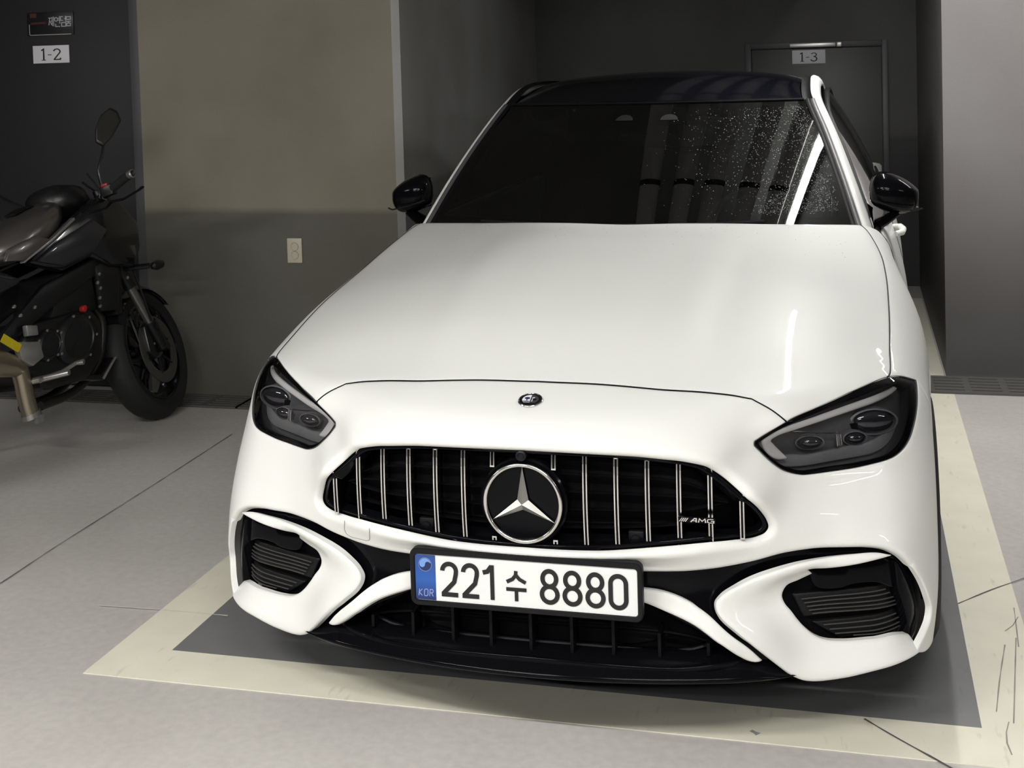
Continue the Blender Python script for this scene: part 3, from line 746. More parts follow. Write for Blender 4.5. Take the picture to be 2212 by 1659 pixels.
# tail: trunk lid and rear bumper close the body
trunk = panel('trunk_lid', [full([([(0, 3.62), (.55, 3.64)], .004), ([(.55, 3.64), (.70, 3.8), (.72, 4.2)], .004), ([(.72, 4.2), (.4, 4.30), (0, 4.33)], .006)])], lift_top, M_WHITE, car, grid=.05)
rear_v = []; 
for i in range(25):
    an = -math.pi / 2 + math.pi * i / 24
    for z_ in (.22, .40, .60, .80, .92, .97):
        rear_v.append((.875 * math.sin(an) if abs(an) < 1.57 else .875 * np.sign(an), 3.95 + (.42 - .12 * (z_ - .6)**2) * math.cos(an)**.55 if abs(math.cos(an)) > 1e-6 else 3.95, z_))
mesh('rear_bumper', rear_v, [(i * 6 + j, i * 6 + j + 1, (i + 1) * 6 + j + 1, (i + 1) * 6 + j) for i in range(24) for j in range(5)], M_WHITE, car)
for s in (-1, 1):
    MB().box((s * .62, 4.375, .86), (.34, .03, .09)).build('tail_lamp', mat('tail_lamp_red', (.2, .005, .005), .2), car, bevel=.01)
# dark underbody
MB().box((0, 2.12, .24), (1.5, 4.0, .06)).build('underbody', M_DARK, car)
wbox = MB()
wbox.box((0, .45, .62), (1.46, .95, .02)); wbox.box((0, 1.15, .55), (1.6, .03, .5)); wbox.box((0, -.02, .45), (1.46, .02, .5))
wbox.build('engine_bay_liner', M_DARK, car)

# dark rubber strips in the shut lines, standing in for the shade of the gaps
def seam(name, P, r=.0021):
    P = np.array(P); return MB().tube([tuple(q) for q in P], r, 6).build(name, M_RUBBER, car, smooth=True)
_sh = smooth_line(SHUT, .012); _sh2 = smooth_line(SHUT2, .012)
_half = np.vstack([_sh, _sh2[1:]])
seam('hood_front_gap', front_pts(np.vstack([[(-a, b) for a, b in _half[::-1]], _half[1:]]), -.0008))
_hs = lift_top(smooth_line(HOODSIDE, .02)); _hs = _hs - gradG(_hs) * .0008
mirror(seam('hood_side_gap', _hs))
_dg = lift_side(np.array([(DOOR_Y, a) for a in np.linspace(zz(.27), float(uv_side([(.81, 1.235, .985)])[0][1]), 24)])); mirror(seam('door_gap', _dg))
_dg2 = lift_side(np.array([(2.2815, a) for a in np.linspace(zz(.27), t0, 24)])); mirror(seam('door_gap', _dg2))

# --- lower fascia: black insert behind the blades, with the centre intake and the side vents
INS = [(0, .452), (.28, .455), (.42, .462), (.52, .474), (.65, .492), (.79, .488), (.86, .462), (.91, .415), (.955, .34), (.985, .28), (.96, .225), (.90, .195), (.62, .195)]
FOG = [(.9041, .2118), (.9088, .2296), (.8556, .2431), (.7832, .2455), (.7185, .2465), (.6858, .2508), (.6599, .2616), (.6406, .2775), (.6219, .3014), (.607, .3243), (.5922, .3437), (.5877, .3564), (.5975, .3741), (.6241, .3867), (.68, .395)]
FOGH = [(.572, .355), (.60, .40), (.66, .42), (.82, .442), (.875, .41), (.91, .35), (.935, .29), (.925, .235), (.905, .212), (.85, .228), (.70, .232), (.63, .265), (.572, .355)]
INT_T = [(0, .37), (.20, .366), (.2705, .3574), (.3041, .3502), (.3425, .3366), (.379, .3205), (.4075, .3049), (.4371, .2808), (.469, .2535), (.4925, .232)]
insert = panel('bumper_insert', [full([(INS, .004), ([(.62, .195), (.45, .205), (0, .215)], .003)]),
                                 full([(INT_T, .003), ([(.4925, .232), (.46, .228), (0, .232)], .003)]),
                                 [(FOGH, .003)], [(mir(FOGH), .003)]],
               lift_front, M_GLOSS, car, off=-.034, grid=.02, depth=.03)
# cavity behind the intake with upright fins
panel('intake_cavity', [full([([(0, .42), (.35, .41), (.5, .3), (.53, .20)], .003), ([(.53, .20), (0, .20)], .003)])], lift_front, M_DARK, car, off=-.14, grid=.04, depth=0)
for xf in (-.42, -.30, -.20, -.10, 0, .10, .20, .30, .42):
    u_ = xf; P0 = front_pts([(u_, .23), (u_, .375 if abs(xf) < .25 else .33 if abs(xf) < .35 else .29)], -.075)
    MB().box((P0[:, 0].mean(), P0[0, 1] + .02, P0[:, 2].mean()), (.007, .06, P0[1, 2] - P0[0, 2])).build('intake_fin', M_FIN, car)
for zc in (.245, .285):
    L = front_pts([(u_, zc) for u_ in np.linspace(-.46, .46, 30)], -.10)
    MB().tube(L, .006, 6, flat=(1, .6, (0, 0, 1))).build('intake_bar', M_FIN, car)

# white arch round the intake
ARO = [(.16, .3895), (.2715, .3862), (.3053, .3832), (.3444, .3735), (.3833, .3575), (.4115, .3425), (.457, .3036), (.504, .259), (.5309, .2304)]
ARI = [(.4925, .2365), (.469, .2535), (.4371, .2808), (.4075, .3049), (.379, .3235), (.3425, .3390), (.3041, .3502), (.2705, .3574), (.16, .361)]
tr = panel('intake_trim', [[(ARO, .006), ([ARO[-1], (.515, .2295), (.4925, .2365)], .004), (ARI, .006), ([ARI[-1], ARO[0]], .003)]], lift_front, M_WHITE, car, off=-.012, grid=.01, step=.006, depth=.010)
mirror(tr)

# white blades
BL = [(.8264, .4421), (.7945, .4503), (.7463, .4505), (.6824, .445), (.6154, .4352), (.5494, .417), (.4824, .3926), (.4435, .3762), (.4288, .3626), (.4283, .3509), (.4358, .3363), (.4711, .3028), (.5177, .2581), (.5694, .2098), (.5917, .1898)]
BLB = [(.5917, .1898), (.6167, .1771), (.6364, .1727), (.7015, .1735), (.7984, .1882), (.8819, .1963), (.9034, .1985)]
BLI = [(.9034, .1985), (.9041, .2118), (.9088, .2296)]
BLI2 = [(.9088, .2296), (.8556, .2431), (.7832, .2455), (.7185, .2465), (.6858, .2508), (.6599, .2616), (.6406, .2775), (.6219, .3014), (.607, .3243), (.5922, .3437), (.5877, .3564), (.5975, .3741), (.6241, .3867), (.6556, .4024)]
BLI3 = [(.6556, .4024), (.6434, .4165)]
BLI4 = [(.6434, .4165), (.7218, .4258), (.8264, .4421)]
_oe = smooth_line(BL + BLB[1:], .01); _ie = smooth_line(BLI2, .01)
def blade_depth(Q, P):
    do = seg_dist(Q, _oe[:-1], _oe[1:]); di = seg_dist(Q, _ie[:-1], _ie[1:])
    t = do / (do + di + 1e-6)
    return .003 - .031 * sstep(.12, 1.0, t)
blade = panel('bumper_blade', [[(BL, .006), (BLB, .010), (BLI, .003), (BLI2, .006), (BLI3, .003), (BLI4, .005)]], lift_front, M_WHITE, car, grid=.011, step=.006, depth=.014, depthfn=blade_depth)
mirror(blade)
# side vents: black pocket, gloss winglet and thin louvre lines
pocket = panel('vent_pocket', [[([(.57, .36), (.60, .40), (.66, .43), (.80, .45), (.90, .40), (.95, .30), (.92, .215), (.88, .21), (.70, .235), (.62, .27), (.57, .36)], .004)]], lift_front, M_DARK, car, off=-.075, grid=.03, depth=0)
mirror(pocket)
wlet = panel('vent_winglet', [[([(.650, .412), (.72, .422), (.82, .438), (.86, .42)], .003), ([(.86, .42), (.88, .385), (.865, .35)], .003), ([(.865, .35), (.80, .372), (.74, .372), (.72, .366), (.66, .372), (.650, .412)], .003)]], lift_front, M_GLOSS, car, off=-.042, grid=.02, depth=.012)
mirror(wlet)
wl2 = panel('vent_side_wall', [[([(.86, .42), (.905, .375), (.935, .31), (.945, .27), (.93, .24), (.905, .205)], .003), ([(.905, .205), (.905, .235), (.885, .30), (.865, .35), (.86, .42)], .003)]], lift_front, M_GLOSS, car, off=-.03, grid=.02, depth=.03)
mirror(wl2)
RIBS = [((.6329, .3397), (.844, .3471)), ((.639, .3308), (.86, .3357)), ((.645, .3219), (.8736, .3221)), ((.6493, .3127), (.8812, .3114)), ((.6572, .3043), (.8839, .3019)),
        ((.6827, .2766), (.8845, .2791)), ((.6957, .2659), (.8963, .2665)), ((.7071, .2559), (.9050, .2535)), ((.7483, .2486), (.9100, .2430))]
M_RIB = mat('louvre_edge', (.06, .057, .054), .4, spec=.3)
for (a, b_) in RIBS:
    L = front_pts([(a[0] + (b_[0] - a[0]) * t, a[1] + (b_[1] - a[1]) * t) for t in np.linspace(0, 1, 14)], -.055)
    rb = MB().tube(L, .0013, 6, flat=(2.0, 1, (0, 0, 1))).build('vent_louvre', M_RIB, car); mirror(rb)
for zs in ([(.615, .350), (.87, .360), (.885, .297), (.64, .297)], [(.66, .283), (.89, .287), (.91, .24), (.72, .243)]):
    lv = panel('vent_vane', [[(zs + zs[:1], .003)]] if False else [[([zs[i], zs[(i + 1) % 4]], .003) for i in range(4)]], lift_front, M_BLACK, car, off=-.060, grid=.03, depth=.01); mirror(lv)

# splitter lip
def lip_pt(x): return -.392 + .30 * x * x + 1.4 * max(0, abs(x) - .45)**2
SPV = []; SPF = []; XS = np.linspace(-.60, .60, 61)
prof = [(.10, .235), (.035, .228), (.028, .216), (.004, .206), (0, .200), (.003, .194), (.03, .188), (.25, .180)]
for x in XS:
    e = 1 - .75 * sstep(.48, .60, abs(x)); 
    for (dy, z_) in prof: SPV.append((x, lip_pt(x) + dy * (1 if dy < .2 else 1), .192 + (z_ - .192) * (e if z_ > .192 else 1) - .002 * (1 - e)))
n_ = len(prof)
SPF = [(i * n_ + j, (i + 1) * n_ + j, (i + 1) * n_ + j + 1, i * n_ + j + 1) for i in range(60) for j in range(n_ - 1)]
mesh('front_splitter', SPV, SPF, M_GLOSS, car)

# --- grille
panel('grille_shell', [full([([(0, .725), (.2, .722), (.38, .708), (.47, .668), (.53, .60), (.565, .53), (.55, .49), (.48, .478), (.3, .472), (0, .465)], .003)])], lift_front, M_DARK, car, off=-.085, grid=.04, depth=0)
surr = panel('grille_surround', [full([([(0, .7135), (.0429, .713), (.1739, .7094), (.304, .7037), (.375, .6953), (.413, .6842), (.4535, .661), (.486, .634), (.5125, .602), (.542, .566), (.5590, .538), (.5620, .5214), (.5525, .5063), (.5250, .4955), (.4754, .4926), (.4084, .4913), (.3316, .4887), (.1681, .480), (0, .477)], .003)]),
                                 full([([(0, .7035), (.17, .700), (.300, .694), (.366, .686), (.404, .6745), (.442, .652), (.474, .627), (.500, .596), (.529, .560), (.544, .536), (.547, .523), (.540, .5145), (.517, .507), (.472, .505), (.405, .5035), (.33, .501), (.168, .4925), (0, .4895)], .003)])],
             lift_front, M_GLOSS, car, off=-.022, grid=.015, depth=.02)
SL_X = [.071, .141, .210, .278, .346, .413, .480]
SL_T = [.699, .695, .690, .686, .681, .668, .605]
SL_B = [.482, .484, .486, .488, .490, .495, .507]
SL_Y = [-.358, -.354, -.347, -.337, -.325, -.310, -.292]
def slat(x, y, zb, zt, parent):
    """upright bar: bright frame round a dark core, bowed forwards"""
    n = 12; w_, c_ = .0052, .0023
    zm, hh = (.482 + .700) / 2, .11
    def yy(z): return y - .008 * (1 - ((z - zm) / hh)**2)
    zs = np.linspace(zb, zt, n); ang = -x * .55
    fr = MB()
    for sx in (-1, 1):
        v = []; f = []
        for z_ in zs:
            for (dx, dy) in ((c_, 0), (w_, 0), (w_, .022), (c_, .022)):
                v.append((x + sx * dx, yy(z_) + dy, z_))
        for i in range(n - 1):
            for k in range(4): f.append((i * 4 + k, i * 4 + (k + 1) % 4, (i + 1) * 4 + (k + 1) % 4, (i + 1) * 4 + k))
        fr.add(v, f)
    for z_ in (zb, zt): fr.box((x, yy(z_) + .011, z_), (2 * w_, .022, .0035))
    o = fr.build('grille_slat', M_CHROME, parent)
    co = MB(); v = []; f = []
    for z_ in zs:
        for (dx, dy) in ((-c_, .004), (c_, .004), (c_, .05), (-c_, .05)): v.append((x + dx, yy(z_) + dy, z_))
    for i in range(n - 1):
        for k in range(4): f.append((i * 4 + k, i * 4 + (k + 1) % 4, (i + 1) * 4 + (k + 1) % 4, (i + 1) * 4 + k))
    co.add(v, f).build('slat_core', M_GLOSS, o)
    return o
for i in range(7):
    for s in (-1, 1):
        if i == 0:
            slat(s * SL_X[0], SL_Y[0], .662, SL_T[0], car); slat(s * SL_X[0], SL_Y[0], SL_B[0], .499, car)
        else: slat(s * SL_X[i], SL_Y[i], SL_B[i], SL_T[i], car)
for zc in (.520, .560, .600, .640, .680):
    um = .47 if .53 < zc < .62 else .44 if zc < .66 else .37
    L = front_pts([(u_, zc) for u_ in np.linspace(-um, um, 40)], -.062)
    MB().tube(L, .004, 6, flat=(2.5, .45, (0, 0, 1))).build('grille_bar', M_FIN, car)
for x in (-.2465, .2465):
    MB().box((x, -.305, .5), (.036, .03, .036)).build('sensor_housing', M_BLACK, car, bevel=.004)
    M = Matrix.Translation((x, -.319, .499)) @ Matrix.Rotation(math.pi / 2, 4, 'X')
    MB().lathe([(.0115, 0), (.0115, .006), (.010, .008), (0, .008)], 24, M).build('parking_sensor', M_BLACK, car, smooth=True)
# badge: ring, star, dark disc
SY, SZc, SRr = -.372, .5835, .0920
em = MB()
Mst = Matrix.Translation((0, SY, SZc)) @ Matrix.Rotation(math.pi / 2, 4, 'X')
em.lathe([(.101, -.05), (.101, -.012), (.097, -.008), (.092, -.010), (.0, -.010)], 48, Mst)
mount = em.build('badge_mount', M_GLOSS, car, smooth=True, angle=35)
ringp = [(SRr - .0048 + .0050 * math.cos(a), -.002 + .0050 * math.sin(a)) for a in np.linspace(0, 2 * math.pi, 13)]
MB().lathe([(max(r_, 0), h) for r_, h in ringp], 64, Mst).build('badge_ring', M_CHROME, mount, smooth=True)
st = MB(); c0 = Vector((0, SY - .008, SZc)); rr, ri = SRr - .009, .0150
out_ = []
for k in range(3):
    a = math.radians(90 + 120 * k); a2 = math.radians(90 + 120 * k + 60)
    out_.append((rr * math.cos(a), rr * math.sin(a))); out_.append((ri * math.cos(a2), ri * math.sin(a2)))
tips = [Vector((x, SY + .004, SZc + z_)) for x, z_ in out_]
v = [c0] + tips; st.add(v, [(0, 1 + k, 1 + (k + 1) % 6) for k in range(6)])
st.build('badge_star', M_SATIN, mount)
M = Matrix.Translation((0, -.372, .693)) @ Matrix.Rotation(math.pi / 2, 4, 'X')
MB().lathe([(.012, -.02), (.012, .004), (.008, .006), (.005, .003), (0, .003)], 20, M).build('front_camera', M_BLACK, car, smooth=True)
# small script badge on the grille
bp_ = MB().box((.386, -.343, .5605), (.082, .006, .0125)).build('script_badge', M_GLOSS, car, bevel=.001)
AM = [([(.0, 0), (.45, 1)], .14), ([(.3, 0), (.75, 1)], .14), ([(.6, 0), (1.05, 1)], .14), ([(.9, 0), (1.35, 1)], .14),
      ([(1.75, 0), (2.35, 1), (2.6, 1), (2.6, 0)], .22), ([(2.1, .35), (2.6, .35)], .18),
      ([(2.95, 0), (3.1, 1), (3.5, .35), (3.95, 1), (4.05, 0)], .2),
      ([(5.25, .95), (4.55, .95), (4.35, .8), (4.35, .2), (4.5, .05), (5.25, .05), (5.3, .5), (4.85, .5)], .2)]
strokes('badge_letters', AM, M_CHROME, bp_, (.386 - .038, -.346, .5605 - .004), (.0142, 0, 0), (0, 0, .0085), .15, th=.001)
# round badge on the nose
Pe = front_pts([(0, .790)], 0)[0]; Ne = gradG(Pe[None])[0]
Mb = Matrix.Translation(Pe) @ Vector(Ne).to_track_quat('Z', 'Y').to_matrix().to_4x4()
hb = MB().lathe([(.0290, -.002), (.0290, .003), (.0278, .0045), (.0262, .0046), (.0258, .0040)], 48, Mb).build('nose_badge', M_CHROME, car, smooth=True, angle=30)
M_BB = mat('badge_black', (.006, .006, .008), .2); M_BWH = mat('badge_white', (.72, .74, .78), .35); M_BGR = mat('badge_grey', (.085, .085, .09), .3, metal=.5); M_BNV = mat('badge_navy', (.02, .022, .06), .35)
MB().lathe([(.0260, .0038), (.0, .0038)], 48, Mb).build('badge_disc', M_BB, hb, smooth=True)
def badge_poly(name, pts, h, m): return MB().add([Mb @ Vector((x, y, h)) for x, y in pts], [tuple(range(len(pts)))]).build(name, m, hb)
badge_poly('badge_field', arc(0, .001, .0192, .0192, 90, 230, 20) + [(0, -.0137)], .0041, M_BWH)
badge_poly('badge_field', arc(0, .001, .0192, .0192, 90, -50, 20) + [(0, -.0137)], .0041, M_BGR)
badge_poly('badge_tree', arc(-.0078, .0052, .0066, .0044, 0, 360, 20)[:-1], .0044, M_BNV)
badge_poly('badge_tree', [(-.0088, .003), (-.0070, .003), (-.0066, -.0030), (-.0048, -.0048), (-.0112, -.0048), (-.0092, -.0030)], .0044, M_BNV)
badge_poly('badge_base', [(-.0172, -.0068), (-.0005, -.0068), (-.0005, -.0108), (-.0145, -.0108)], .0044, M_BNV)
badge_poly('badge_valve', [(.0028, .0095), (.0098, .0095), (.0090, .0066), (.0036, .0066)], .0044, M_BWH)
badge_poly('badge_valve', [(.0040, .0050), (.0055, .0050), (.0055, -.0065), (.0070, -.0080), (.0020, -.0080), (.0040, -.0065)], .0044, M_BWH)
badge_poly('badge_spring', arc(.0105, .0005, .0042, .0042, 0, 360, 18)[:-1], .0043, M_BB)
badge_poly('badge_band', [(-.0150, -.0128), (.0150, -.0128), (.0135, -.0142), (-.0135, -.0142)], .0043, M_BGR)

# tow-eye cover seam on the bumper (right-hand side of the car)
CAPL = [(-.4557, .4969), (-.4640, .482), (-.4692, .4689), (-.4680, .458), (-.4560, .4525), (-.43, .4520), (-.4060, .4521), (-.3960, .456), (-.3913, .4641), (-.384, .48), (-.3788, .4933)]
MB().tube(front_pts(smooth_line(CAPL, .004), .0004), .0007, 5).build('tow_cover_seam', mat('seam_grey', (.25, .25, .24), .6), nose)

# --- number plate
PYF, PZ0, PZ1 = -.378, .3475, .4555          # plate face, lower and upper edge
def rrect(x0, x1, z0, z1, r, n=5):
    out = []
    for cx, cz, a0 in ((x1 - r, z1 - r, 0), (x0 + r, z1 - r, 90), (x0 + r, z0 + r, 180), (x1 - r, z0 + r, 270)):
        out += [(cx + r * math.cos(math.radians(a0 + 90 * i / n)), cz + r * math.sin(math.radians(a0 + 90 * i / n))) for i in range(n + 1)]
    return out
M_PLATE = mat('plate_white', (.80, .81, .80), .45)
plate = MB().prism(rrect(-.2585, .2585, PZ0, PZ1, .007), PYF, PYF + .003).build('number_plate', M_PLATE, car, label='white number plate with blue band and black characters')
# frame: ring with a raised rim
fr = MB(); outer = rrect(-.2685, .2685, PZ0 - .0115, PZ1 + .0135, .017, 8); inner = rrect(-.2565, .2565, PZ0 + .001, PZ1 - .001, .007, 8); n = len(outer)
rim = rrect(-.2665, .2665, PZ0 - .0095, PZ1 + .0115, .016, 8); rim2 = rrect(-.2585, .2585, PZ0 - .001, PZ1 + .001, .008, 8)
v = [(x, PYF + .016, z) for x, z in outer] + [(x, PYF - .001, z) for x, z in outer] + [(x, PYF - .004, z) for x, z in rim] + [(x, PYF - .004, z) for x, z in rim2] + [(x, PYF - .0005, z) for x, z in inner] + [(x, PYF + .016, z) for x, z in inner]
f = [(L * n + i, L * n + (i + 1) % n, (L + 1) * n + (i + 1) % n, (L + 1) * n + i) for L in range(5) for i in range(n)]
fr.add(v, f).build('plate_frame', M_BLACK, plate, smooth=True, angle=30)
MB().box((0, PYF + .012, .402), (.5, .016, .12)).build('plate_carrier', M_BLACK, plate)
# blue band
m_, nt_, b_ = node_mat('plate_blue')
tc_ = nt_.nodes.new('ShaderNodeTexCoord'); sp_ = nt_.nodes.new('ShaderNodeSeparateXYZ'); nt_.links.new(tc_.outputs['Object'], sp_.inputs[0])
rp_ = nt_.nodes.new('ShaderNodeValToRGB'); mr_ = nt_.nodes.new('ShaderNodeMapRange'); mr_.inputs[1].default_value = PZ0; mr_.inputs[2].default_value = PZ1
nt_.links.new(sp_.outputs[2], mr_.inputs[0]); nt_.links.new(mr_.outputs[0], rp_.inputs[0]); nt_.links.new(rp_.outputs[0], b_.inputs['Base Color'])
rp_.color_ramp.elements[0].color = (.008, .02, .11, 1); rp_.color_ramp.elements[1].color = (.02, .06, .25, 1)
e_ = rp_.color_ramp.elements.new(.45); e_.color = (.016, .10, .40, 1)
b_.inputs['Roughness'].default_value = .3
band = MB().prism([(-.2565, PZ0 + .002), (-.208, PZ0 + .002), (-.208, PZ1 - .002), (-.2565, PZ1 - .002)], PYF - .0008, PYF).build('blue_band', m_, plate)
M_BLUE_D = mat('plate_blue_dark', (.010, .022, .09), .35); M_BLUE_L = mat('plate_blue_light', (.16, .32, .68), .35); M_PINK = mat('plate_band_print', (.30, .36, .62), .4)
oP = (0, PYF - .0008, 0); UX, UZ = (1, 0, 0), (0, 0, 1)
ecx, ecz, er = -.2325, .4315, .0155
v = [(ecx + er * math.cos(a), PYF - .0012, ecz + er * math.sin(a)) for a in np.linspace(0, 2 * math.pi, 33)[:-1]]
MB().add(v, [tuple(range(32))]).build('emblem_disc', M_BLUE_D, plate)
# light swirl in the emblem
sw = arc(ecx, ecz, er * .92, er * .92, 165, 15, 18) + arc(ecx + er * .43, ecz, er * .43, er * .43, 20, 180, 10)[1:] + arc(ecx - er * .43, ecz, er * .43, er * .43, 0, -170, 10)[1:]
MB().add([(x, PYF - .0015, z) for x, z in sw], [tuple(range(len(sw)))]).build('emblem_swirl', M_BLUE_L, plate)
strokes('emblem_ring', [arc(ecx, ecz, er, er, 0, 360, 30)], M_PINK, plate, oP, UX, UZ, .0007, th=.0009)
kx, kz, kh = -.2495, .3585, .0155
K = [[(0, 0), (.15, 1)], [(.65, 1), (.08, .5), (.6, 0)], [(.95, .15), (1.0, .85), (1.15, 1), (1.5, 1), (1.6, .85), (1.55, .15), (1.4, 0), (1.05, 0), (.95, .15)], [(1.85, 0), (1.98, 1), (2.4, 1), (2.5, .85), (2.45, .6), (2.3, .5), (1.92, .5)], [(2.2, .5), (2.45, 0)]]
strokes('band_lettering', [[(kx + a * kh * .9, kz + b * kh) for a, b in st_] for st_ in K], M_PINK, plate, oP, UX, UZ, .0016, th=.0006)
# characters
M_PINK_BLACK = mat('plate_black', (.008, .008, .008), .5)
def ch2(x, w_, z0, h): return [arc(x + w_ / 2, z0 + h - w_ * .5, w_ / 2, w_ * .5, 180, 0, 16) + [(x + w_ * .98, z0 + h - w_ * .72), (x + w_ * .85, z0 + h * .42), (x + w_ * .04, z0 + .002), ], [(x - .003, z0), (x + w_ + .004, z0)]]
def ch8(x, w_, z0, h): return [arc(x + w_ / 2, z0 + h * .755, w_ * .44, h * .245, 0, 360, 28), arc(x + w_ / 2, z0 + h * .255, w_ * .5, h * .255, 0, 360, 28)]
def ch0(x, w_, z0, h): return [arc(x + w_ / 2, z0 + h - w_ * .5, w_ / 2, w_ * .5, 0, 180, 14) + arc(x + w_ / 2, z0 + w_ * .5, w_ / 2, w_ * .5, 180, 360, 14) + [(x + w_, z0 + h - w_ * .5)]]
def pc(name, sts, wd=.0102): return strokes(name, sts, M_PINK_BLACK, plate, oP, UX, UZ, wd, th=.0008)
cz0, chh = .3655, .071
X0 = -.2585
pc('plate_digit', ch2(X0 + .067, .0325, cz0, chh)); pc('plate_digit', ch2(X0 + .1165, .0325, cz0, chh))
pc('plate_digit', [[(X0 + .163, cz0 + chh - .014), (X0 + .174, cz0 + chh - .011), (X0 + .1835, cz0 + chh + .002)], ([(X0 + .1845, cz0 + chh + .0044), (X0 + .1845, cz0 - .0044)], .0094)])
hx = X0 + .2405
pc('plate_character', [[(hx, cz0 + .066), (hx - .001, cz0 + .056), (hx - .008, cz0 + .047), (hx - .022, cz0 + .040)], [(hx, cz0 + .056), (hx + .008, cz0 + .047), (hx + .022, cz0 + .040)], [(hx - .0235, cz0 + .0235), (hx + .0235, cz0 + .0235)], [(hx, cz0 + .0235), (hx, cz0 - .003)]], .0082)
for k, xx in enumerate((.2995, .3515, .4035)): pc('plate_digit', ch8(X0 + xx, .0355, cz0, chh))
pc('plate_digit', ch0(X0 + .4555, .0345, cz0, chh))

# --- headlamps (built for one side, then mirrored)
lamp_loop = [(HLTOP, .002), (list(reversed(HLBOT)), .002)]
lens_poly = np.vstack([smooth_line(HLTOP, .008)[:-1], smooth_line(list(reversed(HLBOT)), .008)[:-1]])
def ring_loop(P): return [([tuple(q) for q in np.vstack([P, P[:1]])], .002)]
lens = panel('headlamp', [lamp_loop], lift_front, M_LENS, car, off=-.003, grid=.014, depth=0)
hsub = []
inner_poly = offset_loop(lens_poly, .009)
def seg_loop(P): 
    P = np.vstack([P, P[:1]]); return [([tuple(P[i]), tuple(P[i + 1])], .002) for i in range(len(P) - 1)]
hsub.append(panel('lamp_border', [lamp_loop, seg_loop(inner_poly)], lift_front, M_GLOSS, lens, off=-.0045, grid=.02, depth=.012, lips=False))
hsub.append(panel('lamp_housing', [lamp_loop], lift_front, M_LAMPIN, lens, off=-.050, grid=.02, depth=-.05, lips=False))
# reflector shelf along the foot and the grey outer wall
shelf = [(.600, .660), (.64, .642), (.70, .632), (.80, .634), (.88, .642), (.94, .656), (.975, .674), (1.0, .70), (.985, .705), (.95, .685), (.90, .672), (.80, .660), (.70, .655), (.64, .664), (.600, .660)]
hsub.append(panel('lamp_shelf', [[(shelf, .003)]], lift_front, M_LAMPGREY, lens, off=-.034, grid=.015, depth=.012))
DRL = [(1.0104, .7712), (.8432, .7619), (.726, .7447), (.6347, .7275), (.5813, .7142), (.5668, .7038), (.5705, .6863), (.5929, .6662), (.618, .6578), (.6319, .6582), (.6208, .6695), (.597, .6905), (.5908, .6967), (.6035, .7034), (.6539, .7144), (.721, .728), (.8311, .7458), (1.0004, .7608), (1.0211, .7646), (1.0104, .7712)]
hsub.append(panel('daytime_light', [[(DRL, .004)]], lift_front, M_DRL, lens, off=-.009, grid=.01, step=.005, depth=.012))
hsub.append(MB().tube(front_pts(smooth_line([(.985, .768), (.8372, .754), (.7235, .7365), (.645, .7195), (.59, .706), (.581, .70), (.586, .684), (.612, .664)], .01), -.011), .0018, 6).build('light_guide_line', M_SATIN, lens))
def optic(u_, z_, ru, rz, off, m1, name):
    P = front_pts([(u_, z_)], off)[0]; N_ = gradG(P[None])[0]; N_ = Vector((N_[0] * .5, N_[1], N_[2] * .3)).normalized()
    ax = Vector((0, 0, 1)).cross(N_).normalized() * -1; up = N_.cross(ax) * -1
    Mo = Matrix(((ax.x * ru, up.x * rz, N_.x, P[0]), (ax.y * ru, up.y * rz, N_.y, P[1]), (ax.z * ru, up.z * rz, N_.z, P[2]), (0, 0, 0, 1)))
    a = MB().lathe([(math.sin(t), .012 * math.cos(t)) for t in np.linspace(math.pi / 2, .01, 8)], 28, Mo).build(name, m1, lens, smooth=True)
    b = MB().lathe([(1.0, -.01), (1.10, .004), (1.22, .002), (1.24, -.02)], 28, Mo).build('optic_bezel', M_LAMPGREY, lens, smooth=True)
    return [a, b]
hsub += optic(.905, .712, .050, .026, -.036, M_OPTIC, 'main_optic')
hsub += optic(.703, .678, .028, .014, -.032, M_OPTIC, 'inner_optic')
hsub += optic(.832, .676, .024, .014, -.034, M_OPTIC, 'side_optic')
L = front_pts([(.648, .7095), (.70, .7025), (.766, .6965)], -.018)
hsub.append(MB().tube(L, .0017, 6).build('chrome_line', M_CHROME, lens))
L = front_pts([(.768, .6965), (.776, .690), (.775, .668)], -.020)
hsub.append(MB().tube(L, .0050, 8).build('divider_post', M_LAMPGREY, lens))
hsub.append(MB().tube(front_pts([(.766, .6965), (.781, .693), (.782, .668), (.770, .666), (.769, .692)], -.0155), .0009, 6).build('post_rim', M_CHROME, lens))
lens2 = mirror(lens)
for o_ in hsub: mirror(o_, lens2)

# --- windscreen and cabin
def ws(u, v, out=0.):
    xb = .728 + (.565 - .728) * v; x = u * xb
    yb = 1.045 + .31 * x * x; yh = 1.70 + .25 * x * x
    return Vector((x, yb + (yh - yb) * v - out * .5, .985 + .418 * v + .020 * 4 * v * (1 - v) + out * .86))
screen = grid_mesh('windscreen', lambda i, j: ws(2 * i - 1, j), 48, 24, M_SCREEN, car)
# black printed border inside the glass
bord = MB()
def strip_ws(u0, u1, v0, v1, n=30):
    v = []; f = []
    for i in range(n + 1):
        t = i / n
        v += [ws(u0[0] + (u0[1] - u0[0]) * t, v0[0] + (v0[1] - v0[0]) * t, -.003), ws(u1[0] + (u1[1] - u1[0]) * t, v1[0] + (v1[1] - v1[0]) * t, -.003)]
        if i: f.append((2 * i - 2, 2 * i - 1, 2 * i + 1, 2 * i))
    bord.add(v, f)
strip_ws((-1, 1), (-1, 1), (1, 1), (.955, .955)); strip_ws((-1, 1), (-1, 1), (0, 0), (.10, .10))
strip_ws((-1, -1), (-.955, -.945), (0, 1), (0, 1)); strip_ws((1, 1), (.955, .945), (0, 1), (0, 1))
bord.build('glass_border', M_GLOSS, screen)
